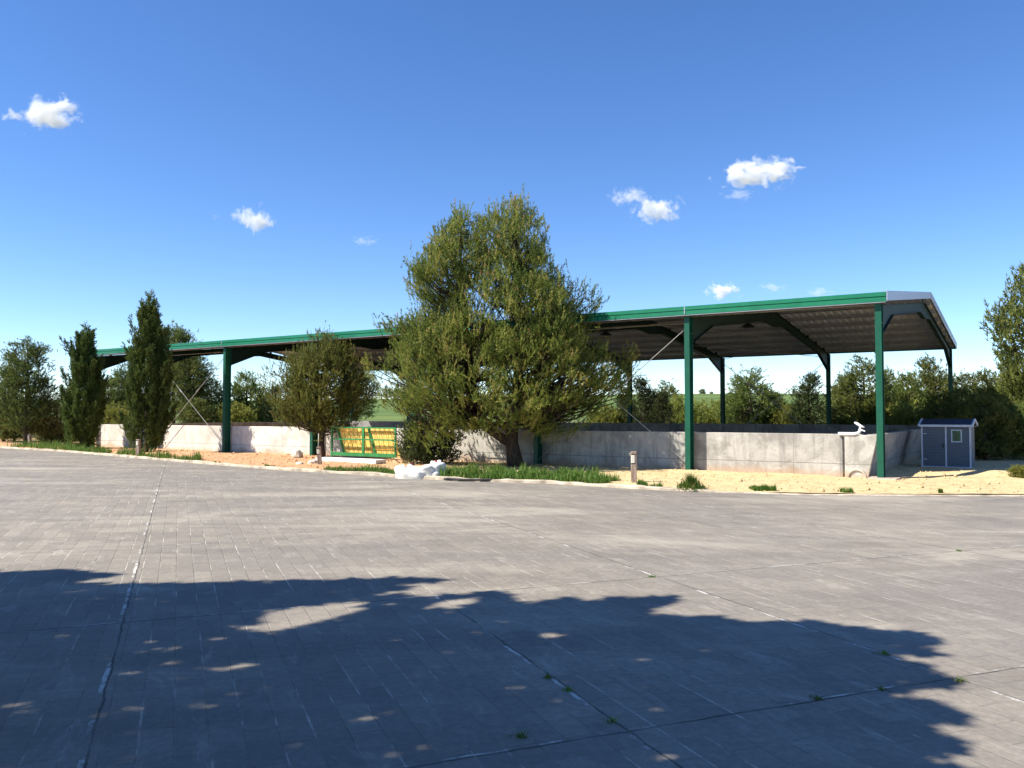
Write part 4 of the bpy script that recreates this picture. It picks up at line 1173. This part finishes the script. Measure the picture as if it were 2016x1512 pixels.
def in_gap(pt, grow=1.0):
    for c, u, v, det in GG:
        dx, dy = pt[0] - c.x, pt[1] - c.y
        s = (dx * v.y - dy * v.x) / det; t = (u.x * dy - u.y * dx) / det
        if s * s + t * t < grow: return True
    return False
sdx, sdy, sdz = SDIR[0] / -SDIR[2], SDIR[1] / -SDIR[2], 1.0
def proj(p): return (p[0] + sdx * p[2], p[1] + sdy * p[2])
rgs = np.random.default_rng(77)
lo = (-14.5, -6.0); hi = (3.2, 9.2)
bpts = []
gxy = [(x, y) for x in np.arange(-9.5, 3.3, .115) for y in np.arange(-1.5, 9.0, .115)]
for x, y in gxy:
    x += rgs.normal(0, .05); y += rgs.normal(0, .05)
    if not inside((x, y), SHG) or in_gap((x, y), .8 + 1.1 * rgs.random()): continue
    # height where the ray leaves the picture, then the leaf sits a bit above it
    zmin = max(3.6, (H_CAM + .54 * y) / (1 + .54 * sdy) + .35) if True else 0
    for rep in range(9):
        z = zmin + .1 + rgs.random() ** 1.3 * 2.2
        q = (x - sdx * z, y - sdy * z, z)
        bpts.append(q)
bpts = np.array(bpts)
tr_loc = Vector((-8.2, 1.2, 0))
st = empty("shade_tree", tr_loc, 0, "wide shade tree left of the viewpoint that throws its shadow over the near paving", "tree")
bl = bpts - np.array(tr_loc)
n = len(bl)
dirs = nrm(rgs.normal(0, 1, (n, 3)) * np.array([1, 1, .6]) + np.array([.3, .1, .2]))
me = shoots_mesh("shade_crown", bl - dirs * .06, dirs, np.full(n, .16), rgs, 6, .115, .050, .9, rgs.normal(.45, .15, n))
mb = MB(); taxis = [(0, 0, 0), (.1, .05, 1.5), (.2, .1, 3.0), (.5, .2, 4.6), (.9, .4, 6.2)]
mb.tube(taxis, [.26, .22, .19, .13, .05], 12)
for i in range(60):
    P = Vector(bl[int(rgs.integers(n))]); A = Vector(taxis[2]).lerp(Vector(taxis[4]), rgs.random() * .8)
    mid = A.lerp(P, .5) + Vector((0, 0, .25))
    mb.tube([A, mid, P], [.045, .028, .008], 5, False)
mb.build("trunk", M['bark'], st, smooth=True); link("crown", me, M['pine'], st)
# two trees outside the left edge that shade the far paving
for p, s, lab in (((-27.5, 31.4), 1.15, "pine just outside the left edge shading the far paving"), ((-22.0, 22.0), .9, "nearer pine outside the left edge of the photo")):
    dup(protos['round'], (p[0], p[1], 0), 1.0, (s, s, s), lab, "trees outside the left edge")

# ================================================================== CLOUDS (volumes far beyond everything)
def cloud_mat(name, dens, seed):
    m, nt, out = mat(name); g = G(nt)
    o = g.coord("Object")
    ln = g.n("VectorMath", operation='LENGTH'); g.put(ln.inputs[0], o)
    nz = g.noise(g.mapping(o, loc=(seed * 3.7, seed * 1.3, seed), scale=(2.1, 2.1, 1.15)), 1.0, 7, .62, .3)
    f = g.math('SUBTRACT', g.math('ADD', g.math('MULTIPLY', g.math('SUBTRACT', nz, .5), 3.8), .56), ln.outputs["Value"])
    d = g.math('MULTIPLY', g.step(f, 0.0, .35), dens)
    v = g.n("VolumePrincipled"); v.inputs["Color"].default_value = (.98, .98, .98, 1); v.inputs["Anisotropy"].default_value = -.1
    g.put(v.inputs["Density"], d)
    nt.links.new(v.outputs[0], out.inputs[1])
    return m
CL = [(98, 228, 165, 74, 1.0, "ragged white cloud high at the left of the sky"), (503, 432, 92, 60, 1.0, "small bright cloud left of centre above the barn roof"),
      (718, 474, 60, 26, .25, "faint wisp of cloud left of the big pine"), (1240, 388, 95, 44, .4, "small broken cloud right of the big pine, upper piece"),
      (1297, 416, 118, 66, .8, "bright ragged cloud right of the big pine, lower piece"), (1490, 342, 180, 66, 1.0, "largest white cloud high on the right"),
      (1458, 384, 85, 24, .22, "thin grey wisp below the largest right-hand cloud"), (1422, 573, 86, 36, 1.2, "bright flat-bottomed cloud just above the barn roof"),
      (1522, 566, 66, 22, .25, "faint cloud wisp above the roof right of the bright flat cloud"), (1613, 575, 62, 24, .25, "faint cloud touching the roof edge on the right"),
      (1365, 704, 90, 24, .3, "pale cloud seen under the barn roof beside the second column"), (424, 427, 26, 16, .12, "tiny faint cloud puff at the left of the small bright cloud")]
YC = 2600.0
for i, (px, py, w_, h_, dn, lab) in enumerate(CL):
    c = at(px, py, YC); k = YC / FPX
    me = bpy.data.meshes.new("cloud"); 
    import bmesh
    bm = bmesh.new(); bmesh.ops.create_icosphere(bm, subdivisions=3, radius=1.25); bm.to_mesh(me); bm.free()
    o = link("cloud", me, cloud_mat("cloud_vapour", dn * .05, i + 1.0), None, c)
    o.scale = (w_ / 2 * k, w_ / 2 * k * .7, h_ / 2 * k)
    tag(o, lab, "cloud", "small white clouds in the sky")
